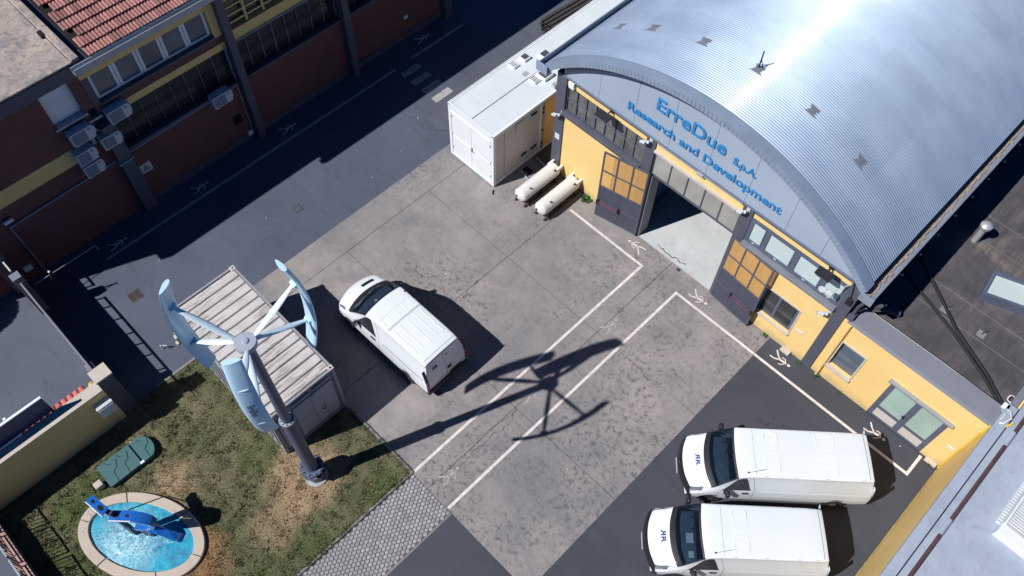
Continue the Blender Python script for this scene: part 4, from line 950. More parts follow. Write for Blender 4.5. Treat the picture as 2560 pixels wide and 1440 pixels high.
# ================================================================== LAWN THINGS
# iron fence on a low wall
FN = T('iron_fence', 'black iron fence with diamond ornaments on a low wall', 'fence', (-14.5, -5.55, 0))
P('low_wall', MB().box(-17.0, -9.5, -5.68, -5.47, 0, .54), 'dkgrey', FN); 
for k in range(7): P('coping_stone', MB().bbox(-16.95 + k * 1.06, -15.92 + k * 1.06, -5.72, -5.43, .54, .6, .01), 'pinkstone', FN)
for k in range(6):
    x0 = -16.9 + k * 1.24; x1 = x0 + 1.12; m = MB()
    m.box(x0, x1, -5.59, -5.56, .68, .71).box(x0, x0 + .035, -5.595, -5.555, .6, 1.38).box(x1 - .035, x1, -5.595, -5.555, .6, 1.38)
    for i in range(7):
        if i == 3: continue
        x = x0 + 1.12 * (i + 1) / 8; m.box(x - .008, x + .008, -5.585, -5.565, .71, 1.35)
    cx, cz = x0 + .56, 1.02
    pts = [(cx - .22, -5.575, cz), (cx, -5.575, cz + .2), (cx + .22, -5.575, cz), (cx, -5.575, cz - .2), (cx - .22, -5.575, cz)]
    m.tube(pts, .018, 5); m.tube([(cx - .12, -5.575, cz), (cx, -5.575, cz + .1), (cx + .12, -5.575, cz), (cx, -5.575, cz - .1), (cx - .12, -5.575, cz)], .014, 5)
    m.tube([(cx, -5.575, .71), (cx, -5.575, .82)], .012, 5).tube([(cx, -5.575, 1.22), (cx, -5.575, 1.36)], .012, 5)
    pn = P('panel', m, 'iron', FN); P('top_rail', MB().bbox(x0, x1, -5.6, -5.55, 1.35, 1.39, .008), 'gutter', pn)
# fountain
FC = Vector((-12.93, -2.63)); fa = R(27.5)
def ell(a, b, z, n=64): return [(FC.x + a * math.cos(t) * math.cos(fa) - b * math.sin(t) * math.sin(fa), FC.y + a * math.cos(t) * math.sin(fa) + b * math.sin(t) * math.cos(fa), z) for t in [2 * PI * k / n for k in range(n)]]
FT = T('fountain_basin', 'oval stone rimmed basin of bright blue water on the lawn', 'fountain', (FC.x, FC.y, 0))
def ring(loops, n=64):
    m = MB(); m.v = [p for l in loops for p in l]
    for i in range(len(loops) - 1):
        for k in range(n): m.f.append((i * n + k, i * n + (k + 1) % n, (i + 1) * n + (k + 1) % n, (i + 1) * n + k))
    return m
loops = [(2.06, 1.30, .0), (2.06, 1.30, .14), (2.04, 1.28, .16), (1.75, 1.0, .16), (1.73, .98, .14), (1.73, .98, -.4)]
segs = [0, 11, 22, 33, 44, 54, 64]
for a, b in zip(segs[:-1], segs[1:]):
    m = MB()
    k_ = [2 * PI * (a + .12 + (b - a - .24) * i / 12) / 64 for i in range(13)]
    for (A_, B_, z) in loops:
        for t in k_: m.v.append((FC.x + A_ * math.cos(t) * math.cos(fa) - B_ * math.sin(t) * math.sin(fa), FC.y + A_ * math.cos(t) * math.sin(fa) + B_ * math.sin(t) * math.cos(fa), z))
    for i in range(len(loops) - 1):
        for k in range(12): m.f.append((i * 13 + k, i * 13 + k + 1, (i + 1) * 13 + k + 1, (i + 1) * 13 + k))
    m.f += [tuple(i * 13 for i in range(6)), tuple(i * 13 + 12 for i in reversed(range(6)))]
    P('rim_stone', m, 'ringstone', FT)
P('lining', ring([ell(1.735, .985, .1), ell(1.735, .985, -.4), ell(.01, .01, -.4)]), 'poolwall', FT)
m = MB(); n = 64; rr_ = random.Random(2)
m.v.append((FC.x, FC.y, .085))
for i in range(1, 25):
    for p in ell(1.735 * i / 24, .985 * i / 24, 0):
        d = math.hypot(p[0] + 13.1, p[1] + 3.0); amp = .009 * math.exp(-d * d * 1.2) + .003
        m.v.append((p[0], p[1], .085 + amp * (math.sin(d * 22) + rr_.uniform(-1, 1))))
for k in range(n): m.f.append((0, 1 + k, 1 + (k + 1) % n))
for i in range(23):
    for k in range(n): m.f.append((1 + i * n + k, 1 + i * n + (k + 1) % n, 1 + (i + 1) * n + (k + 1) % n, 1 + (i + 1) * n + k))
P('water', m, 'water', FT, smooth=60)
SPT = []          # falling water, countless drops
m = MB()
for k in range(650):
    t = rr_.random() ** .6; u_ = rr_.random()
    a, b, z0 = ((Vector((-13.76, -3.0, 0)), Vector((-13.15, -2.92, 0)), 2.4), (Vector((-13.08, -2.88, 0)), Vector((-12.5, -2.4, 0)), 1.95), (Vector((-12.75, -2.6, 0)), Vector((-12.2, -2.2, 0)), .6))[k % 3]
    p = a.lerp(b, u_); sp = .05 + .22 * t; x = p.x + .1 * t + rr_.gauss(0, sp * .5); y = p.y - .42 * t + rr_.gauss(0, sp); z = max(.09, z0 * (1 - t * t) + rr_.gauss(0, .06))
    if ((x + 12.93) * .887 + (y + 2.63) * .462) ** 2 / 2.9 + (-(x + 12.93) * .462 + (y + 2.63) * .887) ** 2 / .92 > 1: continue
    s_ = rr_.uniform(.008, .022); m.add([(x - s_, y, z), (x, y - s_, z + s_), (x + s_, y, z), (x, y + s_, z - s_ * 2.5)], [(0, 1, 2), (0, 2, 3), (0, 3, 1), (1, 3, 2)])
w_ = mesh_obj('falling_water', m, M['spray']); tag(w_, 'spray of water falling from the blue sculpture into the basin', 'water', kind='stuff')
# blue steel ribbon sculpture
SP = T('steel_sculpture', 'blue steel ribbon sculpture with round holes standing in the basin', 'sculpture', (-12.6, -2.3, 0))
def ribbon(pairs, th):
    """steel box section: pairs of far and near edge points, thickness th downwards along the face normal"""
    pr = [(Vector(a), Vector(b)) for a, b in pairs]; m = MB(); n = len(pr)
    for i, (a, b) in enumerate(pr):
        a0, b0 = pr[max(i - 1, 0)]; a1, b1 = pr[min(i + 1, n - 1)]
        d = ((a1 + b1) - (a0 + b0)).normalized(); q = d.cross(b - a).normalized() * th
        if i and q.dot(last) < 0: q = -q
        if i == 0 and q.z > 0: q = -q
        last = q; m.v += [tuple(a), tuple(b), tuple(b + q), tuple(a + q)]
    for i in range(n - 1):
        for j in range(4): m.f.append((4 * i + j, 4 * i + (j + 1) % 4, 4 * i + 4 + (j + 1) % 4, 4 * i + 4 + j))
    m.f += [(0, 1, 2, 3), (4 * n - 1, 4 * n - 2, 4 * n - 3, 4 * n - 4)]
    return m
def hole(par, pairs, s_, t_, r):
    (a, b), (a1, b1) = [(Vector(p[0]), Vector(p[1])) for p in pairs[:2]]
    ca, cb = a.lerp(a1, s_), b.lerp(b1, s_); c = ca.lerp(cb, t_); d = ((a1 + b1) - (a + b)).normalized(); w2 = (cb - ca).normalized(); n_ = d.cross(w2).normalized()
    if n_.z < 0: n_ = -n_
    P('hole', MB().add([tuple(c + n_ * .004 + d * math.cos(k * PI / 9) * r * 1.15 + w2 * math.sin(k * PI / 9) * r * .8) for k in range(18)], [tuple(range(18))]), 'hole', par)
p1 = [((-13.8, -2.74, 2.5), (-13.76, -2.98, 2.5)), ((-13.24, -2.64, 2.3), (-13.15, -2.89, 2.3))]
p2 = [((-13.29, -2.66, 2.0), (-13.08, -2.86, 2.0)), ((-12.88, -2.24, 2.0), (-12.62, -2.43, 2.0)), ((-12.62, -2.03, 1.93), (-12.38, -2.26, 1.93)), ((-12.44, -1.9, 1.77), (-12.24, -2.12, 1.77)), ((-12.38, -1.88, 1.5), (-12.2, -2.08, 1.5)),
      ((-12.46, -1.96, 1.25), (-12.3, -2.16, 1.25)), ((-12.66, -2.14, 1.1), (-12.5, -2.36, 1.1)), ((-12.9, -2.34, 1.06), (-12.74, -2.56, 1.06))]
p3 = [((-12.66, -2.12, .78), (-12.8, -2.5, .78)), ((-12.4, -1.93, .5), (-12.4, -2.2, .5)), ((-12.12, -1.7, .2), (-11.98, -1.93, .2)), ((-12.02, -1.64, -.05), (-11.9, -1.84, -.05))]
up_ = P('upper_arm', ribbon(p1, .15), 'sculpt', SP); md = P('bowl', ribbon(p2, .13), 'sculpt', SP, smooth=40); lg = P('leg', ribbon(p3, .13), 'sculpt', SP)
P('arm_edge', MB().tube([(-13.76, -2.99, 2.49), (-13.15, -2.9, 2.29)], .018, 5), 'white', up_); P('bowl_edge', MB().tube([(-13.08, -2.87, 1.99), (-12.62, -2.44, 1.99)], .018, 5), 'white', md)
P('foot', MB().obox((-13.22, -2.8, -.3), (.14, .08, 0), (-.06, .12, 0), (0, 0, 2.5)).obox((-12.86, -2.52, -.3), (.2, .16, 0), (-.08, .12, 0), (0, 0, 1.3)), 'navy', SP)
hole(up_, p1, .25, .5, .06); hole(up_, p1, .7, .5, .085); hole(md, p2, .28, .5, .085); hole(md, p2, .82, .5, .055)
for t in (.5, .95): a, b = Vector(p3[1][0]).lerp(Vector(p3[2][0]), t), Vector(p3[1][1]).lerp(Vector(p3[2][1]), t); P('weld_strip', MB().tube([a, b], .014, 5), 'frame', lg)
S('steel_rod', MB().tube([(-13.0, -2.3, 1.9), (-13.52, -1.42, .1)], .018, 6), 'black', 'thin dark rod from the sculpture to the basin rim', 'rod')
# green plastic cover
GC = T('green_cover', 'long green plastic lid with moulded curves on the lawn by the garden wall', 'plastic cover', (-15.1, -1.6, 0))
def cov(z0, z1, y0, y1, round_):
    pts = [(-15.77, y0), (-14.89, y0)]
    if round_:
        for k in range(9):
            a = -PI / 2 + PI * k / 8 + PI / 2; pts.append((-15.33 + .44 * math.cos(a), y1 - .3 + .3 * math.sin(a)))
    else: pts += [(-14.89, y1), (-15.77, y1)]
    return MB().poly_prism(pts, z0, z1)
P('body', cov(0, .15, -2.42, -.72, True), 'green', GC)
for y0, y1, r_ in ((-2.45, -1.32, False), (-1.26, -.69, True)):
    pc = P('lid', cov(.155, .24, y0, y1, r_), 'green', GC)
    m = MB()
    for yc in ([-2.15, -1.75] if not r_ else [-1.02]):
        pts = [(-14.89, yc, .242), (-15.12, yc + .02, .242)] + [(-15.17 - .17 * math.sin(t), yc + .19 - .17 * math.cos(t), .242) for t in [PI * k / 10 for k in range(6)]] + [(-15.61, yc + .3, .242)]
        m.tube(pts, .014, 5)
        m.tube([(-15.72, yc - .02, .242), (-15.61, yc + .0, .242), (-15.55, yc + .1, .242)], .01, 5)
    P('groove', m, 'greendk', pc)
P('clip', MB().bbox(-14.95, -14.86, -1.36, -1.22, .235, .27, .01), 'white', GC)
S('utility_box', MB().bbox(-15.36, -15.12, -2.82, -2.56, 0, .3, .03), 'coping', 'small cream square box on the grass beside the green cover', 'utility box')
S('dropped_cap', MB().bbox(-15.9, -15.82, -1.25, -1.18, 0, .06, .01).bbox(-15.78, -15.66, -1.2, -1.14, 0, .05, .01), 'acbody', 'two small white fittings lying in the shade by the garden wall', 'fitting')

# ================================================================== GREY CONTAINER
GX0, GX1, GY0, GY1, GH = -17.25, -11.95, 2.18, 4.68, 2.84
GCN = T('grey_container', 'grey steel container with a worn ribbed roof beside the wind turbine', 'container', (-14.6, 3.4, 0))
P('shell', MB().box(GX0 + .06, GX1 - .06, GY0 + .05, GY1 - .05, .16, GH - .08), 'contwall', GCN)
m = MB()
for x in (GX0, GX1 - .12):
    for y in (GY0, GY1 - .12): m.bbox(x, x + .12, y, y + .12, .02, GH, .01)
for z0, z1 in ((.06, .2), (GH - .13, GH - .01)):
    m.box(GX0 + .12, GX1 - .12, GY0 + .005, GY0 + .08, z0, z1).box(GX0 + .12, GX1 - .12, GY1 - .08, GY1 - .005, z0, z1).box(GX0 + .005, GX0 + .08, GY0 + .12, GY1 - .12, z0, z1).box(GX1 - .08, GX1 - .005, GY0 + .12, GY1 - .12, z0, z1)
P('frame', m, 'contwall', GCN)
n = 14; st = (GX1 - GX0 - .2) / n
for k in range(n):
    x0 = GX0 + .1 + k * st; a = .02
    m = MB().add([(x0 + .012, GY0 + .1, GH - .06), (x0 + .035, GY0 + .1, GH - .018), (x0 + st - .035, GY0 + .1, GH - .018), (x0 + st - .012, GY0 + .1, GH - .06),
                  (x0 + .012, GY1 - .1, GH - .06), (x0 + .035, GY1 - .1, GH - .018), (x0 + st - .035, GY1 - .1, GH - .018), (x0 + st - .012, GY1 - .1, GH - .06)],
                 [(0, 4, 5, 1), (1, 5, 6, 2), (2, 6, 7, 3), (0, 1, 2, 3), (7, 6, 5, 4)])
    P('roof_panel', m, 'controof', GCN)
P('roof_bed', MB().box(GX0 + .08, GX1 - .08, GY0 + .08, GY1 - .08, GH - .1, GH - .065), 'hole', GCN)
for x in (GX0, GX1 - .16):
    for y in (GY0, GY1 - .16):
        cc = P('corner_casting', MB().bbox(x - .01, x + .17, y - .01, y + .17, GH - .12, GH + .01, .008), 'controof', GCN)
        P('lifting_hole', MB().tube([(x + .08, y + .08, GH + .0105), (x + .08, y + .08, GH + .0125)], .035, 10), 'hole', cc)
m = MB()
for k in range(13):
    x = GX0 + .35 + k * .37; m.box(x, x + .18, GY0 + .0, GY0 + .05, .2, GH - .13)
P('wall_rib', m, 'contwall', GCN)
dr = P('door', MB().bbox(GX1 - .06, GX1 + .012, 2.96, 4.44, .32, 2.34, .01), 'contdoor', GCN)
P('door_brace', MB().box(GX1 + .012, GX1 + .026, 3.62, 3.72, .34, 2.32).box(GX1 + .012, GX1 + .024, 2.98, 3.62, 1.3, 1.38), 'contdoor', dr); P('handle', MB().tube([(GX1 + .03, 3.85, 1.12), (GX1 + .08, 3.88, 1.08), (GX1 + .08, 3.98, 1.18), (GX1 + .03, 3.98, 1.24)], .018, 6), 'black', dr)
P('side_panel', MB().bbox(GX1 - .06, GX1 + .01, 2.36, 2.72, .32, 2.32, .01), 'contdoor', GCN)
P('label_frame', MB().box(GX1 - .03, GX1 + .006, 2.96, 3.66, 2.44, 2.6).box(GX1 - .03, GX1 + .006, 3.78, 4.42, 2.44, 2.6), 'contdoor', GCN)
P('label_frame', MB().box(GX1 + .006, GX1 + .014, 3.0, 3.62, 2.47, 2.57).box(GX1 + .006, GX1 + .014, 3.82, 4.38, 2.47, 2.57), 'contwall', GCN)
P('skid', MB().box(GX0 + .1, GX1 - .1, GY0 + .12, GY0 + .3, 0, .16).box(GX0 + .1, GX1 - .1, GY1 - .3, GY1 - .12, 0, .16), 'dkgrey', GCN)

# ================================================================== WIND TURBINE
TX, TY = -10.71, 2.4
WT = T('wind_turbine', 'vertical axis wind turbine with three pale blue blades on a grey mast', 'wind turbine', (TX, TY, 0))
def cyl(r0, r1, z0, z1, n=28): return MB().lathe((TX, TY, 0), [(r0, z0), (r1, z1)], n)
P('base_plate', cyl(.37, .37, .02, .07), 'galv', WT, smooth=40); P('stub', cyl(.26, .26, .07, .62), 'mast', WT, smooth=40)
P('flange', MB().lathe((TX, TY, 0), [(.39, .62), (.39, .67)], 10), 'mast', WT); P('flange', MB().lathe((TX, TY, 0), [(.39, .9), (.39, .95)], 10), 'mast', WT)
for k in range(10):
    a = 2 * PI * (k + .5) / 10; P('stud', MB().tube([(TX + .33 * math.cos(a), TY + .33 * math.sin(a), .58), (TX + .33 * math.cos(a), TY + .33 * math.sin(a), 1.03)], .018, 6), 'galv', WT)
P('inner_core', cyl(.16, .16, .67, .9), 'hole', WT)
P('lower_mast', cyl(.205, .19, .95, 4.62), 'mast', WT, smooth=40)
cl = P('mast_collar', MB().lathe((TX, TY, 0), [(.2, 4.58), (.22, 4.6), (.22, 4.66), (.15, 4.665)], 28), 'galv', WT, smooth=40)
m = MB()
for k in range(10): a = 2 * PI * k / 10; m.tube([(TX + .185 * math.cos(a), TY + .185 * math.sin(a), 4.66), (TX + .185 * math.cos(a), TY + .185 * math.sin(a), 4.7)], .016, 6)
P('bolt', m, 'mast', cl)
P('upper_mast', cyl(.145, .13, 4.66, 9.0), 'mast', WT, smooth=40)
hb = P('hub', MB().lathe((TX, TY, 0), [(.15, 8.98), (.255, 9.04), (.26, 9.2), (.25, 9.22), (.02, 9.23)], 40), 'hubpt', WT, smooth=35)
P('hub_cap', MB().lathe((TX, TY, 0), [(.085, 9.225), (.085, 9.25), (.07, 9.265), (.01, 9.27)], 20), 'hubpt', hb, smooth=40)
ZU, ZL, RA = 10.05, 8.35, 1.6
def blade_r(z): t = (z - 9.15) / 1.8; return 1.70 - .27 * t * t
for bi, az in enumerate((-151, 88, -30)):
    a = R(az); er = Vector((math.cos(a), math.sin(a), 0)); et = Vector((-math.sin(a), math.cos(a), 0)); c0 = Vector((TX, TY, 0))
    # blade: aerofoil sections stacked along z
    m = MB(); nz, ns = 22, 16
    for i in range(nz + 1):
        z = 7.35 + 3.6 * i / nz; t = abs(z - 9.15) / 1.8; ch = .47 * (1 - .12 * t ** 3); r = blade_r(z)
        for k in range(ns):
            s_ = 2 * PI * k / ns; xx = math.cos(s_); th = .062 * (1 - .35 * xx) * math.sin(s_)
            p = c0 + er * (r + th) + et * (xx * ch / 2) + Vector((0, 0, z)); m.v.append(tuple(p))
    for i in range(nz):
        for k in range(ns): m.f.append((i * ns + k, i * ns + (k + 1) % ns, (i + 1) * ns + (k + 1) % ns, (i + 1) * ns + k))
    m.f += [tuple(range(ns - 1, -1, -1)), tuple(nz * ns + k for k in range(ns))]
    bl = P('blade', m, 'bladept', WT, smooth=50)
    for z in (ZU, ZL):
        # streamlined arm from hub to blade
        p0 = c0 + er * .26 + Vector((0, 0, 9.12 + (.06 if z > 9 else -.06))); p1 = c0 + er * (blade_r(z) - .05) + Vector((0, 0, z))
        d = (p1 - p0).normalized(); nrm = et.cross(d).normalized(); m = MB()
        for i in range(9):
            t = i / 8; p = p0.lerp(p1, t); w_ = .055 + .036 * math.sin(PI * min(1, t * 1.15)) ; tk = .035
            for k in range(12): s_ = 2 * PI * k / 12; m.v.append(tuple(p + et * w_ * math.cos(s_) + nrm * tk * math.sin(s_)))
        for i in range(8):
            for k in range(12): m.f.append((i * 12 + k, i * 12 + (k + 1) % 12, (i + 1) * 12 + (k + 1) % 12, (i + 1) * 12 + k))
        m.f += [tuple(range(11, -1, -1)), tuple(96 + k for k in range(12))]
        ar = P('arm', m, 'armpt', WT, smooth=50)
        b0 = MB().obox(p0 - d * .12 - et * .05 - nrm * .03, d * .2, et * .1, nrm * .06); P('bracket', b0, 'hubpt', ar)
        b1 = MB().obox(p1 - d * .07 - et * .1 - nrm * .05, d * .1, et * .2, nrm * .1); P('blade_bracket', b1, 'bladept', bl)
        # outer fairing
        q = c0 + er * (blade_r(z) + .05) + Vector((0, 0, z)); fm = MB()
        for i in range(7):
            for k in range(10):
                u_ = PI * i / 6; s_ = 2 * PI * k / 10; fm.v.append(tuple(q + et * .13 * math.cos(u_) + Vector((0, 0, .04)) * math.sin(u_) * math.cos(s_) + er * .03 * math.sin(u_) * math.sin(s_)))
        for i in range(6):
            for k in range(10): fm.f.append((i * 10 + k, i * 10 + (k + 1) % 10, (i + 1) * 10 + (k + 1) % 10, (i + 1) * 10 + k))
        P('fairing', fm, 'armpt', bl, smooth=60)
    if bi == 2:
        def onblade(u_, v_): # u along blade downwards, v across
            z = 9.42 - u_; r = blade_r(z); xx = max(-1, min(1, (v_ - .02) / .26)); th = .062 * (1 - .35 * xx) * math.sqrt(max(0, 1 - xx * xx))
            return c0 + er * (r + th + .006) + et * (v_) + Vector((0, 0, z))
        for tx, u0, u1, hgt_ in (('ErreDue', 0, .54, .17), ('S.p.A.', .55, .7, .055)):
            tm_ = fit_text(text_mb(tx, 1, .001, .004), u0, u1, -.1, -.1 + hgt_); tm_.v = [tuple(onblade(x, y)) for x, y, z in tm_.v]
            P('lettering', tm_, 'logodk', bl)

# ================================================================== WHITE CONTAINER
CX0, CX1, CY0, CH = -17.62, -15.14, 14.71, 2.93
WC = T('white_container', 'white technical container with roof fans and double doors beside the hangar', 'container', (-16.4, 17, 0))
P('shell', MB().box(CX0 + .05, CX1 - .03, CY0 + .05, 25.95, .16, CH - .05), 'panel', WC)
m = MB()
for x in (CX0, CX1 - .14): m.bbox(x, x + .14, CY0, CY0 + .14, .05, CH, .012)
m.box(CX0 + .14, CX1 - .14, CY0 + .005, CY0 + .1, CH - .34, CH - .01).box(CX0 + .14, CX1 - .14, CY0 + .005, CY0 + .1, .06, .2)
m.box(CX1 - .1, CX1 - .005, CY0 + .14, 26, CH - .14, CH - .01).box(CX1 - .1, CX1 - .005, CY0 + .14, 26, .06, .22).box(CX0 + .005, CX0 + .1, CY0 + .14, 26, CH - .14, CH - .01).box(CX1 - .1, CX1 + .0, 17.2, 17.34, .2, CH - .1)
P('frame', m, 'white', WC)
dm = P('door', MB().bbox(CX0 + .15, (CX0 + CX1) / 2 - .006, CY0 + .015, CY0 + .06, .22, CH - .36, .008), 'white', WC)
dm2 = P('door', MB().bbox((CX0 + CX1) / 2 + .006, CX1 - .15, CY0 + .015, CY0 + .06, .22, CH - .36, .008), 'white', WC)
for d_, x0, x1 in ((dm, CX0 + .2, (CX0 + CX1) / 2 - .06), (dm2, (CX0 + CX1) / 2 + .06, CX1 - .2)):
    P('door_brace', MB().bbox(x0, x1, CY0 - .005, CY0 + .02, 1.22, 1.3, .006), 'white', d_)
    m = MB(); xh = CX0 + .17 if d_ == dm else CX1 - .17
    for z in (.5, 1.3, 2.25): m.tube([(xh, CY0 - .0, z), (xh, CY0 - .0, z + .14)], .02, 6)
    P('hinge', m, 'galv', d_)
P('handle', MB().box((CX0 + CX1) / 2 + .03, (CX0 + CX1) / 2 + .08, CY0 - .03, CY0 + .016, 1.2, 1.36).box((CX0 + CX1) / 2 + .03, (CX0 + CX1) / 2 + .17, CY0 - .045, CY0 - .02, 1.24, 1.27), 'frame', dm2)
P('door_hood', MB().bbox(CX0 + .14, CX1 - .14, CY0 - .04, CY0 + .012, CH - .37, CH - .33, .008), 'white', WC)
P('roof', MB().box(CX0 + .03, -16.41, CY0 + .05, 26, CH - .05, CH - .03).box(-16.37, CX1 - .04, CY0 + .05, 26, CH - .05, CH - .03), 'whiteroof', WC)
P('roof_rim', MB().box(CX0, CX0 + .03, CY0, 26, CH - .05, CH + .015).box(CX1 - .04, CX1, CY0, 26, CH - .05, CH + .015).box(CX0 + .03, CX1 - .04, CY0, CY0 + .05, CH - .05, CH + .015), 'white', WC)
P('roof_seam', MB().bbox(-16.405, -16.375, CY0 + .06, 17.8, CH - .05, CH - .02, .004), 'frame', WC)
# square roof fans and slotted hoods
def fan(x0, x1, y0, y1, h):
    f = P('roof_fan', MB().bbox(x0, x1, y0, y1, CH - .03, CH + h, .012), 'white', WC)
    P('fan_opening', MB().box(x0 + .04, x1 - .04, y0 + .04, y1 - .04, CH + h, CH + h + .004), 'dkgrey', f)
    cx, cy = (x0 + x1) / 2, (y0 + y1) / 2
    P('fan_motor', MB().lathe((cx, cy, CH + h + .004), [((x1 - x0) * .12, 0), ((x1 - x0) * .1, .02), (.01, .025)], 12), 'frame', f)
    m = MB()
    for k in range(4):
        a = PI * k / 4; d = Vector((math.cos(a), math.sin(a), 0)) * (x1 - x0 - .1) / 2; c = Vector((cx, cy, CH + h + .012)); m.tube([c - d, c + d], .005, 4)
    P('fan_guard', m, 'iron', f)
fan(-17.4, -17.06, 18.31, 18.65, .09); fan(-16.97, -16.64, 18.95, 19.36, .1); fan(-16.25, -15.78, 18.11, 18.6, .13)
def hood(x0, x1, y0, y1):
    f = P('slotted_hood', MB().bbox(x0, x1, y0, y1, CH - .03, CH + .05, .01), 'white', WC)
    for k in range(4): w_ = (x1 - x0) / 4; P('slot', MB().box(x0 + w_ * k + .02, x0 + w_ * k + w_ - .03, y0 + .04, y1 - .04, CH + .05, CH + .054), 'dkgrey' if k % 2 else 'hole', f)
hood(-17.41, -17.08, 17.74, 18.04); hood(-16.31, -15.95, 17.74, 18.06)
for k in range(4): P('slot', MB().box(-16.72 + k * .055, -16.7 + k * .055, 17.78, 18.04, CH - .031, CH - .024), 'dkgrey', WC)
# right flank: vents, hatch, far door with pins
for y0, y1, z0, z1 in ((16.69, 17.04, 2.53, 2.68), (16.2, 16.56, .62, .78), (16.74, 17.1, .6, .76)):
    v_ = P('vent', MB().bbox(CX1 - .03, CX1 + .006, y0 - .03, y1 + .03, z0 - .03, z1 + .03, .006), 'white', WC); P('vent_opening', MB().box(CX1 + .006, CX1 + .01, y0, y1, z0, z1), 'hole', v_)
P('hatch', MB().bbox(CX1 - .03, CX1 + .006, 15.9, 16.37, 2.24, 2.72, .008), 'panel', WC)
P('panel_joint', MB().box(CX1 - .032, CX1 - .026, 15.3, 15.315, .2, CH - .14), 'seam', WC)
fd = P('flank_door', MB().bbox(CX1 - .05, CX1 + .01, 17.4, 18.9, .25, CH - .16, .008), 'ochre', WC, 'ochre yellow flank door')
P('door_brace', MB().bbox(CX1 + .01, CX1 + .025, 17.5, 18.85, 1.3, 1.36, .004), 'ochre', fd)
P('lock_rod', MB().tube([(CX1 + .03, 17.46, .3), (CX1 + .03, 17.46, 2.7)], .012, 6), 'galv', fd)
for z in (.32, .55, 1.3, 2.3, 2.55): P('hinge_pin', MB().tube([(CX1 + .005, 17.38, z), (CX1 + .045, 17.38, z)], .045, 10), 'black', fd)
P('skid', MB().box(CX0 + .1, CX0 + .3, CY0 + .05, 26, -.0, .16).box(CX1 - .3, CX1 - .1, CY0 + .05, 26, 0, .16), 'dkgrey', WC)
S('valve_cluster', MB().tube([(-15.3, 18.2, 2.93), (-15.3, 18.2, 3.2), (-15.1, 18.6, 3.2)], .03, 6).bbox(-15.38, -15.22, 18.05, 18.2, 3.0, 3.16, .01).tube([(-15.25, 18.3, 2.95), (-15.05, 18.3, 3.05), (-14.9, 19, 3.1)], .025, 6), 'galv', 'small pipe and valve cluster on the container roof edge', 'valve')
S('floor_grate', MB().box(-15.0, -14.62, 16.18, 16.44, .001, .012), 'hole', 'small dark grate in the ground between container and tanks', 'grate')
S('ground_pipe', MB().tube([(-15.05, 16.05, .05), (-14.3, 15.95, .05)], .04, 8).tube([(-15.0, 17.0, .06), (-14.3, 16.9, .06)], .05, 8), 'gutter', 'two pale pipes on the ground running from the container', 'pipe')
S('anchor_hook', MB().tube([(-15.05, 14.62, .02), (-14.98, 14.5, .02), (-14.9, 14.46, .03)], .03, 6), 'black', 'small black hook at the near corner of the white container', 'hook')
# ================================================================== TANKS
def tank(x, y0, y1, lb, rot_legs):
    t = T('gas_tank', lb, 'tank', (x, (y0 + y1) / 2, 0), 'cream gas tanks in front of the yellow wall')
    r = .295; z = .52; L_ = y1 - y0; prof = [(.03, 0)]
    for k in range(1, 8): a = PI / 2 * k / 7; prof.append((r * math.sin(a), .17 * (1 - math.cos(a))))
    prof += [(r, .18), (r, L_ - .18)]
    for k in range(7): a = PI / 2 * (1 - k / 7); prof.append((max(.03, r * math.sin(a)), L_ - .17 * (1 - math.cos(a))))
    P('shell', MB().lathe((x, y0, z), prof, 28, 'y'), 'tank', t, smooth=40)
    P('weld_ring', MB().lathe((x, y0 + .42, z), [(r - .01, 0), (r + .006, .003), (r + .006, .018), (r - .01, .022)], 28, 'y'), 'tank', t, smooth=60)
    P('port', MB().tube([(x - .08, y0 - .0 + .015, z + .02), (x - .08, y0 - .02, z + .02)], .04, 10), 'hole', t)
    for yy, dx in ((y0 + .5, .16), (y1 - .35, .2)): P('valve_boss', MB().tube([(x + dx, yy, z + .2), (x + dx * 1.1, yy, z + .29)], .035, 8), 'oldsteel', t)
    for dx in (-.2, .22): P('leg_plate', MB().bbox(x + dx - .05, x + dx + .05, y1 - .3, y1 + .06, z + .12 - abs(dx) * .2, z + .3 - abs(dx) * .3, .015), 'tank', t)
    m = MB()
    for dx in (-.24, .24): m.box(x + dx - .04, x + dx + .04, y0 + .1, y1 - .1, .0, .09)
    for yy in (y0 + .25, (y0 + y1) / 2, y1 - .3): m.box(x - .34, x + .34, yy - .04, yy + .04, .09, .15).box(x - .3, x - .18, yy - .04, yy + .04, .15, .36).box(x + .18, x + .3, yy - .04, yy + .04, .15, .36)
    P('cradle', m, 'rust', t)
tank(-13.86, 14.78, 16.95, 'cream horizontal gas tank nearer the white container, without side valve', 0)
tank(-12.86, 14.86, 17.0, 'cream horizontal gas tank nearer the open door, with rusty skid showing', 0)
# ================================================================== BEAM PILE beyond the white container
bp_ = T('beam_stack', 'stack of old dark steel beams behind the white container', 'stack', (-19.6, 23.4, 0))
for k in range(5):
    for j in range(3):
        a = random.uniform(-.03, .03); x = -20.1 + k * .22 + j * .03
        m = MB().obox((x, 22.5 + random.uniform(-.2, .3) - j * .05, .02 + j * .26), (.15, a, 0), (-a * 4 + .35, 4.5, 0), (0, 0, .03)).obox((x + .06, 22.5 - j * .05, .05 + j * .26), (.03, 0, 0), (.35, 4.5, 0), (0, 0, .15)).obox((x, 22.5 - j * .05, .2 + j * .26), (.15, 0, 0), (.35, 4.5, 0), (0, 0, .03))
        P('beam', m, 'oldsteel', bp_)

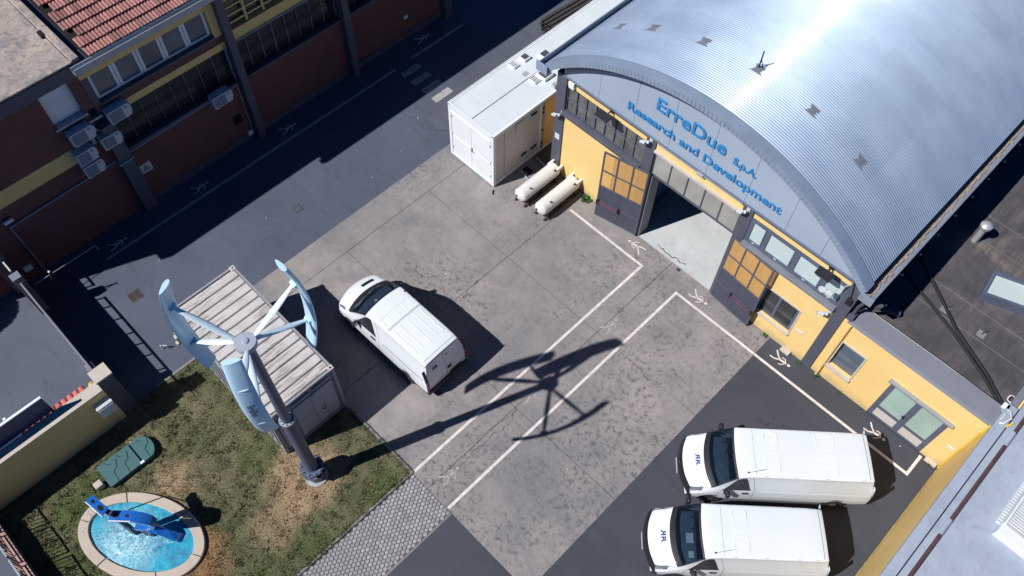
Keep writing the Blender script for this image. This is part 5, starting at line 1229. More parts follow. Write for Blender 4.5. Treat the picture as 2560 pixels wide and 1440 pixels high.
# ================================================================== VANS
def van(name, lb, loc, ang, L_, w, ws0, ws1, gen, frames):
    r = T(name, lb, 'van', loc, local=True, group='white delivery vans in the yard')
    hw = w / 2
    # longitudinal stations: u, corner set-back, half width, belt z, belt half width, edge z, edge half width, centre z
    st = [(0.00, .30, .90, .50, .91, .60, .85, .64), (0.05, .30, .94, .60, .94, .84, .86, .90), (.16, .27, .97, .74, .95, .95, .86, 1.0), (ws0 * .62, .21, .99, .86, .96, 1.04, .85, 1.1),
          (ws0, .22, 1., .98, .97, 1.13, .9, 1.19), (ws0 + (ws1 - ws0) * .5, .16, 1., 1.04, .97, 1.5, .865, 1.56), (ws1, .1, 1., 1.06, .97, 1.82, .82, 1.885), (ws1 + .28, .04, 1., 1.07, .97, 1.895, .8, 1.95),
          (ws1 + 1.0, 0, 1., 1.08, .965, 1.92, .788, 1.975), (L_ * .62, 0, 1., 1.08, .965, 1.92, .785, 1.985), (L_ - .7, 0, 1., 1.08, .96, 1.91, .78, 1.975), (L_ - .3, 0, .99, 1.08, .95, 1.89, .765, 1.955), (L_ - .2, 0, .98, 1.08, .94, 1.87, .75, 1.93)]
    rows = []
    for (u, sb, wm, zb, yb, ze, yE, zc) in st:
        pts = [(hw * (wm - .06), .27), (hw * wm, .42), (hw * wm, min(.74, zb - .03)), (hw * yb, zb), (hw * (yb + (yE - yb) * .86), zb + (ze - zb) * .84), (hw * yE, ze), (hw * yE * .86, ze + (zc - ze) * .52), (hw * yE * .48, zc - .012), (0, zc)]
        full = [(y, z) for y, z in pts] + [(-y, z) for y, z in reversed(pts[:-1])]
        rows.append([(u + sb * (abs(y) / hw) ** 2.2 + (.0 if u < L_ - .5 else .2 * max(0, min(1, (1.9 - z) / .95)) * max(0, (u - L_ + .5) / .3)), y, z) for y, z in full])
    G = np.array(rows)             # (nt, 17, 3)
    def cr(p0, p1, p2, p3, t): return .5 * ((2 * p1) + (-p0 + p2) * t + (2 * p0 - 5 * p1 + 4 * p2 - p3) * t * t + (-p0 + 3 * p1 - 3 * p2 + p3) * t ** 3)
    def Sf(t, v):
        t = max(0, min(len(st) - 1.0001, t)); v = max(0, min(15.9999, v)); i, j = int(t), int(v)
        def rowv(k):
            k = max(0, min(len(st) - 1, k)); g = G[k]; J = [max(0, min(16, j + d)) for d in (-1, 0, 1, 2)]
            return cr(g[J[0]], g[J[1]], g[J[2]], g[J[3]], v - j)
        return Vector(cr(rowv(i - 1), rowv(i), rowv(i + 1), rowv(i + 2), t - i))
    def nrm(t, v):
        a = Sf(t + .02, v) - Sf(t - .02, v); b = Sf(t, v + .02) - Sf(t, v - .02); n_ = a.cross(b)
        if n_.length < 1e-9: return Vector((0, 0, 1))
        n_.normalize(); c = Sf(t, v) - Vector((L_ * .5, 0, .9)); return n_ if n_.dot(c) > 0 else -n_
    N, K = 3, 3; nT = (len(st) - 1) * N; nV = 16 * K; m = MB()
    for i in range(nT + 1):
        for j in range(nV + 1): m.v.append(tuple(Sf(i / N, j / K)))
    for i in range(nT):
        for j in range(nV):
            t, v = (i + .5) / N, (j + .5) / K
            if 4 < t < 6 and 5 < v < 11: continue
            a = i * (nV + 1) + j; m.f.append((a, a + nV + 1, a + nV + 2, a + 1))
    for e in (0, nT):
        b = e * (nV + 1)
        for j in range(nV // 2): m.f.append((b + j, b + j + 1, b + nV - j - 1, b + nV - j) if j < nV // 2 - 0 else ())
    m.f = [f for f in m.f if len(set(f)) > 2]
    for k_ in range(len(m.f)): m.f[k_] = tuple(dict.fromkeys(m.f[k_]))
    body = P('body', m, 'van', r, smooth=38)
    def patch(corners, nt_, nv_, off, fn=None):
        """skin piece lying on the body: corners (t,v) of a quad, pushed out by off, with a small edge"""
        (a, b, c, d) = corners; pm = MB()
        for o_ in (off, -.004):
            for i in range(nt_ + 1):
                for j in range(nv_ + 1):
                    s, q = i / nt_, j / nv_
                    t = (a[0] * (1 - s) + b[0] * s) * (1 - q) + (d[0] * (1 - s) + c[0] * s) * q; v = (a[1] * (1 - s) + b[1] * s) * (1 - q) + (d[1] * (1 - s) + c[1] * s) * q
                    pm.v.append(tuple(Sf(t, v) + nrm(t, v) * o_))
        n1 = (nt_ + 1) * (nv_ + 1)
        for i in range(nt_):
            for j in range(nv_):
                q = i * (nv_ + 1) + j; pm.f.append((q, q + nv_ + 1, q + nv_ + 2, q + 1))
        rim = [i * (nv_ + 1) for i in range(nt_ + 1)] + [nt_ * (nv_ + 1) + j for j in range(1, nv_ + 1)] + [i * (nv_ + 1) + nv_ for i in range(nt_ - 1, -1, -1)] + [j for j in range(nv_ - 1, 0, -1)]
        for x_, y_ in zip(rim, rim[1:] + rim[:1]): pm.f.append((x_, y_, n1 + y_, n1 + x_))
        return pm
    def strip(pts, wd, off):
        """thin line on the skin through (t,v) points"""
        P3 = []
        for (a, b) in zip(pts[:-1], pts[1:]):
            for k in range(6): s = k / 6; P3.append((a[0] + (b[0] - a[0]) * s, a[1] + (b[1] - a[1]) * s))
        P3.append(pts[-1]); pm = MB(); prev = None
        for i, p in enumerate(P3):
            q = P3[min(i + 1, len(P3) - 1)]; p_ = P3[max(i - 1, 0)]; d = Sf(*q) - Sf(*p_); n_ = nrm(*p); s_ = d.cross(n_).normalized() * wd; c = Sf(*p) + n_ * off
            pm.v += [tuple(c - s_ - n_ * .004), tuple(c - s_ * .6), tuple(c + s_ * .6), tuple(c + s_ - n_ * .004)]
        for i in range(len(P3) - 1):
            for j in range(3): pm.f.append((4 * i + j, 4 * i + j + 1, 4 * i + 5 + j, 4 * i + 4 + j))
        return pm
    # windscreen with black border, cabin behind it
    ws = P('windscreen', patch([(4.12, 5.3), (5.9, 5.2), (5.9, 10.8), (4.12, 10.7)], 10, 18, .004), 'windscreen', r, smooth=40)
    brd = MB()
    for cs, n1_, n2_ in (([(3.9, 4.85), (4.34, 4.85), (4.34, 11.15), (3.9, 11.15)], 3, 20), ([(4.34, 4.85), (6.02, 4.85), (6.02, 5.3), (4.34, 5.3)], 8, 2), ([(4.34, 10.7), (6.02, 10.7), (6.02, 11.15), (4.34, 11.15)], 8, 2), ([(5.86, 5.3), (6.02, 5.3), (6.02, 10.7), (5.86, 10.7)], 2, 18)):
        brd.merge(patch(cs, n1_, n2_, .010))
    P('windscreen_border', brd, 'blackplastic', ws, smooth=40)
    for y0, y1 in ((-.55, .02), (.05, .6)):
        A_ = Vector((ws0 + .16, y0, 1.215)); B_ = Vector((ws0 + .12, y1, 1.225)); P('wiper', MB().tube([A_ + Vector((.02, 0, 0)), B_ + Vector((.04, 0, .03))], .014, 5), 'black', ws)
    P('dashboard', MB().bbox(ws0 + .2, ws0 + .78, -hw * .82, hw * .82, .9, 1.08, .04).bbox(ws0 + .45, ws0 + .75, -hw * .75, -.1, 1.06, 1.13, .03), 'dash', r, smooth=40)
    for y0 in (-.7, -.2, .25): P('seat', MB().bbox(ws1 + .1, ws1 + .55, y0, y0 + .48, .6, .78, .06).bbox(ws1 + .48, ws1 + .64, y0, y0 + .46, .7, 1.5, .06), 'seat', r, smooth=40)
    P('bulkhead', MB().box(ws1 + .75, ws1 + .8, -hw * .8, hw * .8, .5, 1.75), 'dash', r)
    sw = MB().tube([(ws1 - .1 + .05 * math.sin(t), (.43 if gen == 3 else .43) + .19 * math.cos(t), 1.16 + .17 * math.sin(t)) for t in [2 * PI * k / 14 for k in range(15)]], .016, 5)
    P('steering_wheel', sw, 'black', r)
    if frames == 1 or gen == 2:
        P('paper', MB().box(ws0 + .46, ws0 + .68, -.18 if gen == 3 else .0, .12 if gen == 3 else .12, 1.135, 1.14), 'paper', r)
        if gen == 3: P('paper', MB().box(ws0 + .5, ws0 + .66, -.62, -.42, 1.135, 1.14), 'paper', r)
    for sgn in (0, 1):
        V_ = (lambda v: v) if not sgn else (lambda v: 16 - v)
        # cab side window, lower trim, seams, handle, mirror, wheels
        dg = P('side_window', patch([(4.75, V_(3.12)), (7.45, V_(3.12)), (7.0, V_(4.15)), (5.95, V_(4.1))], 10, 4, .007), 'dkglass', r, smooth=40)
        P('trim', patch([(.6, V_(.1)), (11.9, V_(.1)), (11.9, V_(1.05)), (.9, V_(1.05))], 30, 3, .012), 'blackplastic' if gen == 2 else 'vanside', r, smooth=40) if gen == 2 else None
        P('door_seam', strip([(4.3, V_(1.2)), (4.55, V_(2.9)), (4.9, V_(3.1))], .006, .003).merge(strip([(7.62, V_(1.1)), (7.62, V_(3.2)), (7.3, V_(4.3))], .006, .003)), 'seam', body)
        P('slide_rail', strip([(7.9, V_(3.02)), (11.0, V_(3.02))], .014, .006), 'seam' if gen == 2 else 'van', body)
        P('flank_crease', strip([(7.8, V_(2.2)), (11.4, V_(2.2))], .02, .008), 'van', body)
        P('handle', patch([(7.05, V_(2.62)), (7.4, V_(2.62)), (7.4, V_(2.82)), (7.05, V_(2.82))], 3, 2, .02), 'black', body)
        p = Sf(4.9, V_(3.05)); y = (hw + .02) * (1 if p.y > 0 else -1); sg_ = 1 if p.y > 0 else -1
        mh = MB().bbox(p.x + .04, p.x + .17, min(y, y + sg_ * .2), max(y, y + sg_ * .2), 1.06, 1.3, .045)
        mi = P('mirror', mh, 'blackplastic' if gen == 3 else 'blackplastic', r, smooth=40); P('mirror_arm', MB().box(p.x + .02, p.x + .12, min(y - sg_ * .12, y + sg_ * .05), max(y - sg_ * .12, y + sg_ * .05), 1.02, 1.09), 'blackplastic', mi)
        P('mirror_glass', MB().box(p.x + .171, p.x + .175, min(y + sg_ * .04, y + sg_ * .17), max(y + sg_ * .04, y + sg_ * .17), 1.1, 1.27), 'lamp', mi)
        for xw in (.95, L_ - .98):
            ar = MB(); n_ = 14
            for k in range(n_ + 1):
                a = PI * k / n_
                for rr in (.31, .40): ar.v.append((xw + rr * math.cos(a), sg_ * (hw + .004), .33 + rr * math.sin(a)))
                for rr in (.31, .40): ar.v.append((xw + rr * math.cos(a), sg_ * (hw - .1), .33 + rr * math.sin(a)))
            for k in range(n_):
                q = 4 * k; ar.f += [(q, q + 1, q + 5, q + 4), (q + 1, q + 3, q + 7, q + 5), (q + 2, q, q + 4, q + 6)]
            P('wheel_arch', ar, 'blackplastic', r)
            wh = P('wheel', MB().lathe((xw, sg_ * (hw - .1), .33), [(.2, -.11), (.31, -.11), (.33, -.08), (.33, .08), (.31, .112), (.2, .112)], 24, 'y'), 'tyre', r, smooth=40)
            P('rim', MB().lathe((xw, sg_ * (hw - .1), .33), [(.04, -.118), (.2, -.1), (.2, .1), (.04, .118)], 16, 'y'), 'rim', wh, smooth=40)
        hl = [(.95, V_(3.7)), (2.9, V_(3.3)), (3.3, V_(4.5)), (1.3, V_(5.7))] if gen == 3 else [(.9, V_(3.9)), (3.0, V_(3.4)), (3.2, V_(4.0)), (1.25, V_(4.9))]
        P('headlight', patch(hl, 8, 4, .010), 'lamp', r, smooth=40)
    # nose: grille, bumper, bonnet joint, emblem, plate
    if gen == 3:
        P('grille', patch([(.5, 4.6), (1.3, 5.0), (1.3, 11.0), (.5, 11.4)], 3, 16, .014), 'blackplastic', r, smooth=40)
        P('grille_bar', strip([(.75, 5.2), (.75, 10.8)], .018, .022), 'lamp', r)
        em = Sf(.9, 8) + Vector((-.04, 0, .0)); P('emblem', MB().add([em + Vector((0, .055, 0)), em + Vector((-.03, 0, .1)), em + Vector((0, -.055, 0)), em + Vector((.0, 0, -.09)), em + Vector((-.035, 0, 0))], [(0, 1, 4), (1, 2, 4), (2, 3, 4), (3, 0, 4)]), 'rim', r)
    P('front_bumper', MB().merge(patch([(0, 2.2), (.9, 2.6), (.9, 13.4), (0, 13.8)], 3, 24, .03)).merge(patch([(0, .2), (1.9, .2), (1.2, 2.5), (.05, 2.5)], 10, 6, .02)).merge(patch([(0, 15.8), (1.9, 15.8), (1.2, 13.5), (.05, 13.5)], 10, 6, .02)), 'blackplastic' if gen == 3 else 'van', r, smooth=40)
    P('number_plate', MB().box(-.045, -.034, -.26, .26, .44, .55), 'panel', r)
    P('bonnet_joint', strip([(1.35, 5.0), (1.2, 6.5), (1.15, 8), (1.2, 9.5), (1.35, 11.0)], .006, .002).merge(strip([(1.35, 5.0), (3.85, 4.7)], .005, .002)).merge(strip([(1.35, 11.0), (3.85, 11.3)], .005, .002)), 'seam' if False else 'gutter', body)
    if gen == 2: P('bonnet_intake', patch([(2.6, 6.4), (3.1, 6.4), (3.1, 7.7), (2.6, 7.7)], 2, 4, .006), 'black', r)
    # roof pressings
    m = MB(); tu = lambda x: next((i + (x - st[i][0]) / (st[i + 1][0] - st[i][0]) for i in range(len(st) - 1) if st[i][0] <= x <= st[i + 1][0]), len(st) - 1.1)
    def rib(x0, x1, y, wd=.028, hh=.012):
        n_ = 8; pts = [Sf(tu(x0 + (x1 - x0) * k / n_), 8 + (y / (hw * .78)) * 3.1) + Vector((0, 0, hh - .012)) for k in range(n_ + 1)]
        for k in range(n_):
            a, b = pts[k], pts[k + 1]; m.add([a + Vector((0, -wd, -.002)), a + Vector((0, -wd * .5, .013)), a + Vector((0, wd * .5, .013)), a + Vector((0, wd, -.002)), b + Vector((0, -wd, -.002)), b + Vector((0, -wd * .5, .013)), b + Vector((0, wd * .5, .013)), b + Vector((0, wd, -.002))],
                                              [(0, 1, 5, 4), (1, 2, 6, 5), (2, 3, 7, 6)] + ([(0, 3, 2, 1)] if k == 0 else []) + ([(4, 5, 6, 7)] if k == n_ - 1 else []))
    def loop(x0, x1, y0, y1):
        c = .07; pts = []
        for (cx, cy, a0) in ((x1 - c, y1 - c, 0), (x0 + c, y1 - c, PI / 2), (x0 + c, y0 + c, PI), (x1 - c, y0 + c, 3 * PI / 2)):
            for k in range(4): a = a0 + PI / 2 * k / 3; pts.append((tu(cx + c * math.cos(a)), 8 + ((cy + c * math.sin(a)) / (hw * .78)) * 3.1))
        pts.append(pts[0]); return [Sf(*p) + Vector((0, 0, .006)) for p in pts]
    if gen == 2:
        for y in (-.42, -.21, 0, .21, .42): rib(2.98, 4.08, y, .03); rib(2.32, 2.66, y + .02, .022)
        m.tube([Sf(tu(2.76), 8 + k * .42 - 2.6) + Vector((0, 0, .004)) for k in range(13)], .022, 5); m.tube([Sf(tu(2.86), 8 + k * .42 - 2.6) + Vector((0, 0, .004)) for k in range(13)], .022, 5)
    else:
        fx_ = [(2.42, 2.86)] + ([(4.0, 4.5)] if frames == 2 else [])
        for x0, x1 in fx_:
            lp = loop(x0, x1, -.44, .44); m.tube(lp, .016, 5)
            for y0, y1 in ((-.66, -.45), (.45, .66)): xm = (x0 + x1) / 2; m.tube([Sf(tu(xm), 8 + y0 / (hw * .78) * 3.1) + Vector((0, 0, .004)), Sf(tu(xm), 8 + y1 / (hw * .78) * 3.1) + Vector((0, 0, .004))], .01, 5)
            for y in (-.24, 0, .24): rib(x0 + .1, x1 - .1, y, .014, .012)
        ends = [2.3] + [e for f_ in fx_ for e in f_] + [L_ - .5]
        for y in (-.5, -.3, -.1, .1, .3, .5):
            for a, b in zip(ends[1::2], ends[2::2]): rib(a + .08, b - .06, y, .016, .011)
            None
    P('roof_rib', m, 'van', body, smooth=40)
    te = tu(L_ - .34); P('roof_rear_joint', strip([(te, 5.4), (te, 8), (te, 10.6)], .008, .003), 'seam', body); P('roof_front_joint', strip([(tu(ws1 + .62), 5.6), (tu(ws1 + .62), 10.4)], .006, .002), 'gutter', body)
    m = MB()
    for sg_ in (-1, 1):
        for x in (2.4, 3.3, 4.2, L_ - .6):
            for dx in (-.03, .03):
                p = Sf(tu(min(x, L_ - .5)), 8 + sg_ * 2.75); m.box(p.x + dx - .012, p.x + dx + .012, p.y - .012, p.y + .012, p.z - .01, p.z + .008)
    P('roof_plug', m, 'gutter', body)
    p = Sf(tu(ws1 + .35), 9.9 if gen == 3 else 5.6); P('aerial', MB().tube([p, p + Vector((.5, .08 if gen == 3 else 0, .12)) * (1 if gen == 3 else .1)], .005, 5).box(p.x - .025, p.x + .025, p.y - .02, p.y + .02, p.z - .01, p.z + .02), 'black', body)
    # tail: door joint, lamps, bumper, plate, third lamp
    def rear(y, z): return Vector((L_ - .2 + .2 * max(0, min(1, (1.9 - z) / .95)) + .0, y, z))
    def rq(y0, y1, z0, z1, off=.008, name=None, mt=None):
        q = MB(); nn = 5
        for k in range(nn + 1):
            z = z0 + (z1 - z0) * k / nn
            for y in (y0, y1):
                for o_ in (off, -.006): b = rear(y, z); q.v.append((b.x + o_, b.y, b.z))
        for k in range(nn): a = 4 * k; q.f += [(a, a + 2, a + 6, a + 4), (a, a + 4, a + 5, a + 1), (a + 2, a + 3, a + 7, a + 6)]
        q.f += [(0, 1, 3, 2), (4 * nn, 4 * nn + 2, 4 * nn + 3, 4 * nn + 1)]
        return P(name, q, mt, r)
    rq(-.006, .006, .5, 1.84, .004, 'door_joint', 'seam'); rq(-hw * .8, hw * .8, 1.845, 1.86, .004, 'door_joint', 'seam')
    rq(-hw * .9, hw * .9, .66, .672, .003, 'door_joint', 'gutter')
    for sg_ in (-1, 1):
        y0, y1 = sorted((sg_ * hw * .86, sg_ * hw * .975)); rq(y0, y1, .62, 1.02, .02, 'tail_light', 'red'); rq(y0, y1, 1.02, 1.1, .02, 'tail_light', 'lamp'); rq(y0, y1, .56, .62, .02, 'tail_light', 'lamp')
        rq(y0, y1, 1.1, 1.72, .012, 'pillar_trim', 'blackplastic' if gen == 2 else 'van')
    rq(.08, .2, 1.62, 1.66, .012, 'brake_light', 'red'); rq(-.04 + .08, .2, .9, 1.02, .012, 'door_handle', 'black'); rq(.1, .62, .52, .63, .02, 'number_plate', 'blackplastic')
    P('rear_bumper', MB().bbox(L_ - .28, L_ + .07, -hw * .97, hw * .97, .28, .5, .05), 'blackplastic', r, smooth=40)
    # company mark: mirrored R and R
    def mark(size, fn, mt, name='logo'):
        a = text_mb('R', 1, .001, .022); b = text_mb('R', 1, .001, .022)
        va = np.array(a.v); wmax = va[:, 0].max(); a.v = [(wmax - x - wmax - .0, y, z) for x, y, z in a.v]; b.v = [(x, y, z) for x, y, z in b.v]
        a.merge(b); a.v = [tuple(fn(x * size, y * size)) for x, y, z in a.v]; P(name, a, mt, r, 'company mark of a mirrored R joined to an R')
    if gen == 3:
        def hood(x, y):
            u_ = .47 - y; s = Sf(tu(max(.2, u_ - .02)), 8 + (-x) / (hw * .82) * 3.0); return s + Vector((0, 0, .008))
        mark(.2, lambda x, y: hood(-x, -y), 'logo')
    else:
        mark(.2, lambda x, y: rear(-.42 + x, 1.42 + y) + Vector((.012, 0, 0)), 'logodk')
        def side(x, y): 
            s = Sf(tu(max(2.2, 3.1 + x)), 3.25 + y * 3.0); return s + nrm(tu(3.1 + x), 3.25 + y * 3) * .008
        mark(.2, lambda x, y: side(x, y), 'logo')
    r.location = loc; r.rotation_euler = (0, 0, ang); return r
def place(front, heading):      # local +x runs from nose to tail
    return (front[0], front[1], 0), R(heading) + PI
l, a = place((-15.02, 7.60), 181.5)
van('delivery_van', 'white van standing alone on the concrete beside the grey container', l, a, 4.8, 1.92, .70, 1.70, 2, 0)
f2 = (-2.68, 10.78); l, a = place(f2, 222.6)
van('delivery_van', 'longer white van next to the yellow annex, two pressed frames on its roof', l, a, 5.84, 1.99, .73, 1.5, 3, 2)
f3 = (-1.9, 8.15); l, a = place(f3, 222.8)
van('delivery_van', 'white van at the lower edge with one pressed roof frame and paper on its dashboard', l, a, 5.3, 1.97, .73, 1.5, 3, 1)

# ================================================================== SMALL THINGS ON WALLS AND GROUND
def flood(x, lb):
    t = T('floodlight', lb, 'floodlight', (x, FY, 5.3), 'floodlights on the hangar front')
    P('housing', MB().bbox(x - .24, x + .24, FY - .62, FY - .3, 5.22, 5.36, .03), 'dkgrey', t, smooth=40); P('visor', MB().obox((x - .26, FY - .68, 5.36), (.52, 0, 0), (0, .3, .05), (0, 0, .02)), 'black', t)
    P('bracket', MB().tube([(x, FY - .02, 5.28), (x, FY - .34, 5.26)], .03, 6).box(x - .08, x + .08, FY - .07, FY - .015, 5.16, 5.34), 'black', t); P('lens', MB().box(x - .2, x + .2, FY - .6, FY - .34, 5.212, 5.219), 'lamp', t)
flood(-11.72, 'dark floodlight on the gable edge above the old wired windows'); flood(-2.86, 'dark floodlight on the gable edge above the newer windows by the gutter')
def camera_(x, z, d, lb):
    t = T('security_camera', lb, 'security camera', (x, FY - .1, z), 'security cameras on the hangar columns')
    P('bracket', MB().tube([(x, FY - .06, z), (x, FY - .2, z - .02)], .025, 6).box(x - .06, x + .06, FY - .09, FY - .06, z - .06, z + .08), 'acbody', t)
    dx = d * .26; P('housing', MB().tube([(x, FY - .2, z), (x + dx, FY - .34, z - .06)], .06, 10).obox((x - .06, FY - .42, z + .045), (dx + .1, -.02, -.03), (0, .16, 0), (0, 0, .015)), 'acbody', t, smooth=40); P('lens', MB().tube([(x + dx, FY - .34, z - .06), (x + dx * 1.06, FY - .348, z - .064)], .045, 10), 'black', t)
camera_(-13.86, 3.52, -1, 'white security camera low on the leftmost grey column below the wired windows'); camera_(-9.95, 5.22, -1, 'white security camera at the top of the column left of the doorway')
camera_(-5.95, 5.2, -1, 'white security camera at the top of the column right of the doorway'); camera_(-2.2, 3.42, -1, 'white security camera on the column next to the annex')
S('wall_floodlight', MB().bbox(-13.66, -13.42, FY - .12, FY - .02, 5.0, 5.3, .02), 'white', 'white square lamp under the left end of the gable', 'lamp')
S('notice_plate', MB().bbox(-14.12, -13.9, FY - .075, FY - .061, 2.02, 2.3, .004), 'signwhite', 'small white notice on the leftmost grey column', 'sign')
dsh = T('wireless_antenna', 'white wireless antenna on a bracket in front of the last hangar window', 'antenna', (-2.3, FY - .4, 4.6))
P('arm', MB().tube([(-2.1, FY - .06, 5.2), (-2.42, FY - .42, 4.75)], .016, 6), 'galv', dsh); P('body', MB().bbox(-2.56, -2.34, FY - .52, FY - .4, 4.55, 4.78, .03), 'acbody', dsh, smooth=40); P('dish', MB().lathe((-2.7, FY - .46, 4.55), [(.02, 0), (.09, .03), (.12, .08)], 14), 'acbody', dsh, smooth=40)
S('control_box', MB().bbox(-1.98, -1.8, FY - .16, FY - .06, 4.3, 4.6, .015).tube([(-1.9, FY - .1, 4.6), (-1.98, FY - .1, 5.0), (-2.05, FY - .1, 5.3)], .018, 5), 'black', 'small black box with cable on the column beside the antenna', 'control box')
S('cable_run', MB().box(-9.7, -6.2, FY - .1, FY - .06, 5.26, 5.3).bbox(-8.0, -7.75, FY - .16, FY - .06, 5.24, 5.34, .01), 'galv', 'thin cable duct with a small box under the gable lettering', 'cable duct')
for x, z, w_, lb in ((-2.68, 1.4, .26, 'small white vent cover low on the hangar wall by the grey column'), (3.12, 1.32, .24, 'small white vent cover on the annex wall right of the glass door')):
    S('vent_cover', MB().bbox(x - w_ / 2, x + w_ / 2, FY - .03, FY - .002, z - .055, z + .055, .008), 'signwhite', lb, 'vent cover')
S('ghost_plate', MB().bbox(2.96, 3.22, FY - .03, FY - .002, 2.95, 3.15, .01).bbox(3.24, 3.3, FY - .04, FY - .002, 2.8, 2.95, .008).bbox(2.96, 3.0, FY - .05, FY - .002, 3.16, 3.3, .006), 'yellow', 'yellow painted junction box and hooks on the annex wall near the corner', 'junction box')
S('door_step', MB().bbox(-2.9, -2.54, FY - .2, FY - .002, 0, .12, .012), 'coping', 'pale stone block at the wall foot by the grey column', 'stone block')
for x, y, lb in ((-19.72, 8.56, 'square manhole cover in the sunlit strip of road'), ):
    mc = T('manhole_cover', lb, 'manhole cover', (x, y, 0)); P('frame', MB().box(x - .17, x + .17, y - .17, y + .17, .001, .006), 'oldsteel', mc); P('lid', MB().box(x - .14, x + .14, y - .14, y + .14, .006, .009), 'dkgrey', mc)
S('oil_stain_cover', MB().lathe((-18.84, 14.42, .001), [(.2, 0), (.2, .004), (.01, .005)], 20), 'dkgrey', 'round dark manhole cover on the road near the white container', 'manhole cover')
gl = T('road_gully', 'rusty slotted drain grate in the road near the gate', 'drain grate', (-20.66, 1.95, 0))
P('frame', MB().box(-20.89, -20.44, 1.72, 1.76, .001, .012).box(-20.89, -20.44, 2.14, 2.18, .001, .012).box(-20.89, -20.85, 1.76, 2.14, .001, .012).box(-20.48, -20.44, 1.76, 2.14, .001, .012), 'gullysteel', gl); P('void', MB().box(-20.85, -20.48, 1.76, 2.14, .001, .003), 'hole', gl)
for k in range(8): P('bar', MB().box(-20.84 + k * .046, -20.815 + k * .046, 1.76, 2.14, .003, .011), 'gullysteel', gl)
P('bar', MB().box(-20.85, -20.48, 1.93, 1.97, .004, .0125), 'gullysteel', gl)
S('kerb_tap', MB().tube([(-18.12, 1.45, 0), (-18.12, 1.45, .25)], .025, 6).tube([(-18.0, 1.6, 0), (-18.0, 1.6, .22), (-18.1, 1.5, .22)], .02, 6), 'acbody', 'thin pale pipe stubs standing by the lawn corner', 'pipe')
S('broken_post', MB().bbox(-18.25, -18.05, 1.98, 2.16, 0, .12, .03).tube([(-18.2, 2.1, .1), (-18.1, 2.05, .38)], .03, 6).bbox(-18.02, -17.86, 1.9, 2.0, 0, .06, .02), 'coping', 'broken pale post stump on the asphalt beside the turbine blade', 'post')
# junction box, cable coil and conduits at the annex corner
S('roof_junction_box', MB().bbox(3.22, 3.42, FY + .62, FY + .8, 3.6, 3.76, .012), 'white', 'white junction box at the corner of the annex parapet', 'junction box')
m = MB().tube([(3.42 + .15 * math.cos(t), 18.32 + .15 * math.sin(t), 3.42 + .03 * math.sin(3 * t)) for t in [2 * PI * k / 20 * 1.06 for k in range(23)]], .022, 6).tube([(3.42, 18.18, 3.42), (3.5, 17.95, 3.55), (3.38, 17.8, 3.72)], .016, 6)
S('cable_coil', m, 'cablew', 'coil of white cable beside the annex corner', 'cable coil')
S('corner_hose', MB().tube([(3.3, FY + .7, 3.65), (3.5, FY + .55, 3.82), (3.6, FY + .35, 3.85), (3.52, FY + .1, 3.8), (3.35, FY + .02, 3.68)], .03, 8).tube([(3.3, FY + .55, 3.66), (3.42, FY + .4, 3.8), (3.4, FY + .15, 3.75)], .02, 6), 'cablew', 'loop of white hose over the end of the grey parapet', 'hose')
S('black_conduit', MB().tube([(-1.28, 21.1, 3.26), (-.66, 20.6, 3.26), (.34, 19.88, 3.26), (1.0, 19.38, 3.28), (2.48, 18.62, 3.28), (3.28, 18.05, 3.3), (3.33, 17.78, 3.6)], .05, 8), 'cable', 'black cable bundle crossing the annex roof, upper branch', 'cable')
S('black_conduit', MB().tube([(-1.4, 20.25, 3.26), (-.61, 19.86, 3.26), (.95, 19.24, 3.27), (2.4, 18.52, 3.28), (3.2, 17.98, 3.3)], .045, 8), 'cable', 'black cable bundle crossing the annex roof, lower branch nearer the parapet', 'cable')
S('parapet_cable', MB().tube([(-1.2, FY + .76, 3.58), (1.4, FY + .77, 3.57), (3.2, FY + .72, 3.6)], .014, 5), 'cablew', 'thin white cable along the back of the annex parapet', 'cable')
for x, lb in ((.5, 'small white cable clip box on the parapet back edge, left one'), (1.05, 'small white cable clip box on the parapet back edge, right one')): S('clip_box', MB().bbox(x - .06, x + .06, FY + .6, FY + .7, 3.56, 3.62, .008), 'white', lb, 'clip box')
S('downpipe_arm', MB().obox((-1.45, 18.1, 3.3), (.9, .35, .0), (-.06, .14, 0), (0, 0, .16)), 'dkgrey', 'dark rectangular duct stub under the right gutter', 'duct')
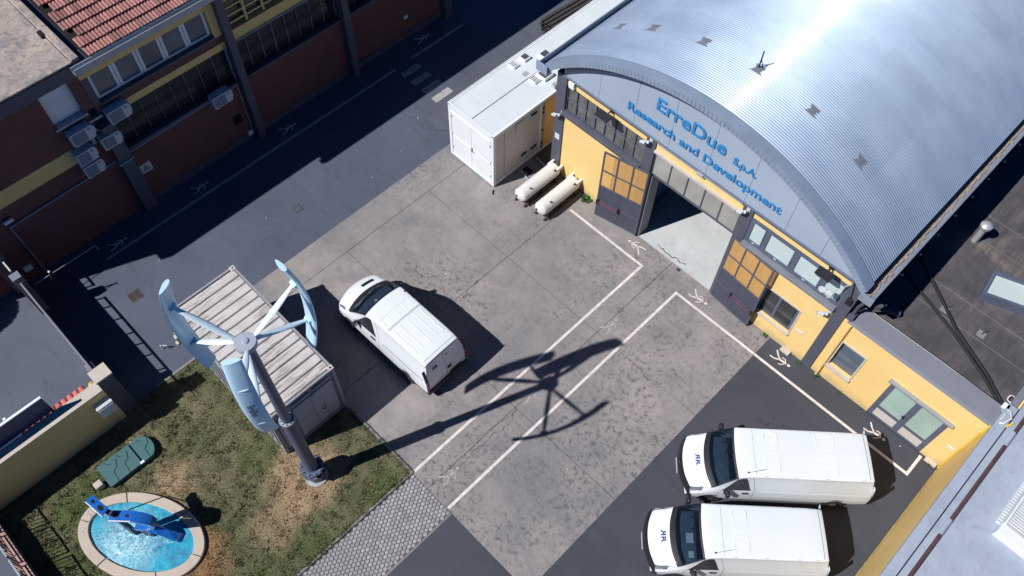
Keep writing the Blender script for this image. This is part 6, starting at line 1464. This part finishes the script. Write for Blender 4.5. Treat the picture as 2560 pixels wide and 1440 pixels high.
# blue cabinet inside the hall
bc = T('blue_cabinet', 'tall dark blue cabinet just inside the left side of the doorway', 'cabinet', (-10.4, 19, 0))
P('body', MB().bbox(-10.9, -10.15, 18.5, 20.2, .05, 2.2, .02), 'blue', bc); P('corner_post', MB().bbox(-10.35, -10.12, 18.47, 18.62, .0, 2.25, .01), 'black', bc); P('foot', MB().box(-10.3, -10.13, 18.47, 18.5, .015, .05), 'galv', bc)
# weeds along the wall foot
def weed(x, y, s, lb, n=26):
    m = MB(); r = random.Random(int(x * 100))
    for k in range(n):
        a = r.uniform(0, 2 * PI); e = r.uniform(.2, 1.2); l_ = s * r.uniform(.5, 1); d = Vector((math.cos(a) * math.cos(e), math.sin(a) * math.cos(e), math.sin(e))); n_ = Vector((-math.sin(a), math.cos(a), 0)) * l_ * .22
        p = Vector((x, y, 0)); q = p + d * l_ * .55; t = p + d * l_ + Vector((0, 0, -l_ * .15)); m.add([p, q - n_, t, q + n_], [(0, 1, 2, 3)])
    S('weed', m, 'weed', lb, 'weed', 'weeds at the foot of the yellow wall')
weed(-12.2, 16.88, .32, 'green weed growing beside the right tank at the yellow wall', 46); weed(-3.6, 16.95, .16, 'small weed at the wall foot below the little window'); weed(-2.12, 16.9, .14, 'small weed at the foot of the grey column')
weed(-1.38, 16.95, .18, 'small weed at the foot of the annex drainpipe'); weed(-.46, 16.97, .12, 'small weed at the middle of the annex wall foot'); weed(3.1, 16.9, .15, 'small weed in the corner beside the yellow gas pipe')
# tiny litter
m = MB(); rr_ = random.Random(9)
for x, y in ((-18.9, 11.6), (-20.2, 7.4), (-19.1, 13.3), (-13.5, 10.6), (-11.2, 6.0), (-5.2, 8.3), (-1.4, 9.0), (1.9, 16.4), (2.05, 16.75), (-9.3, 4.3), (-9.1, 4.2), (-7.1, 2.9), (-4.9, 14.0), (-21.4, 3.4), (-20.0, 15.0), (.6, 13.2), (-6.1, 5.6), (-9.9, 13.9)):
    s_ = rr_.uniform(.015, .035); m.obox((x, y, .004), (s_, s_ * .4, 0), (-s_ * .3, s_, 0), (0, 0, s_ * .5))
lt = mesh_obj('litter', m, M['paper']); tag(lt, 'tiny pale bits of litter scattered over yard, road and grass', 'litter', kind='stuff')
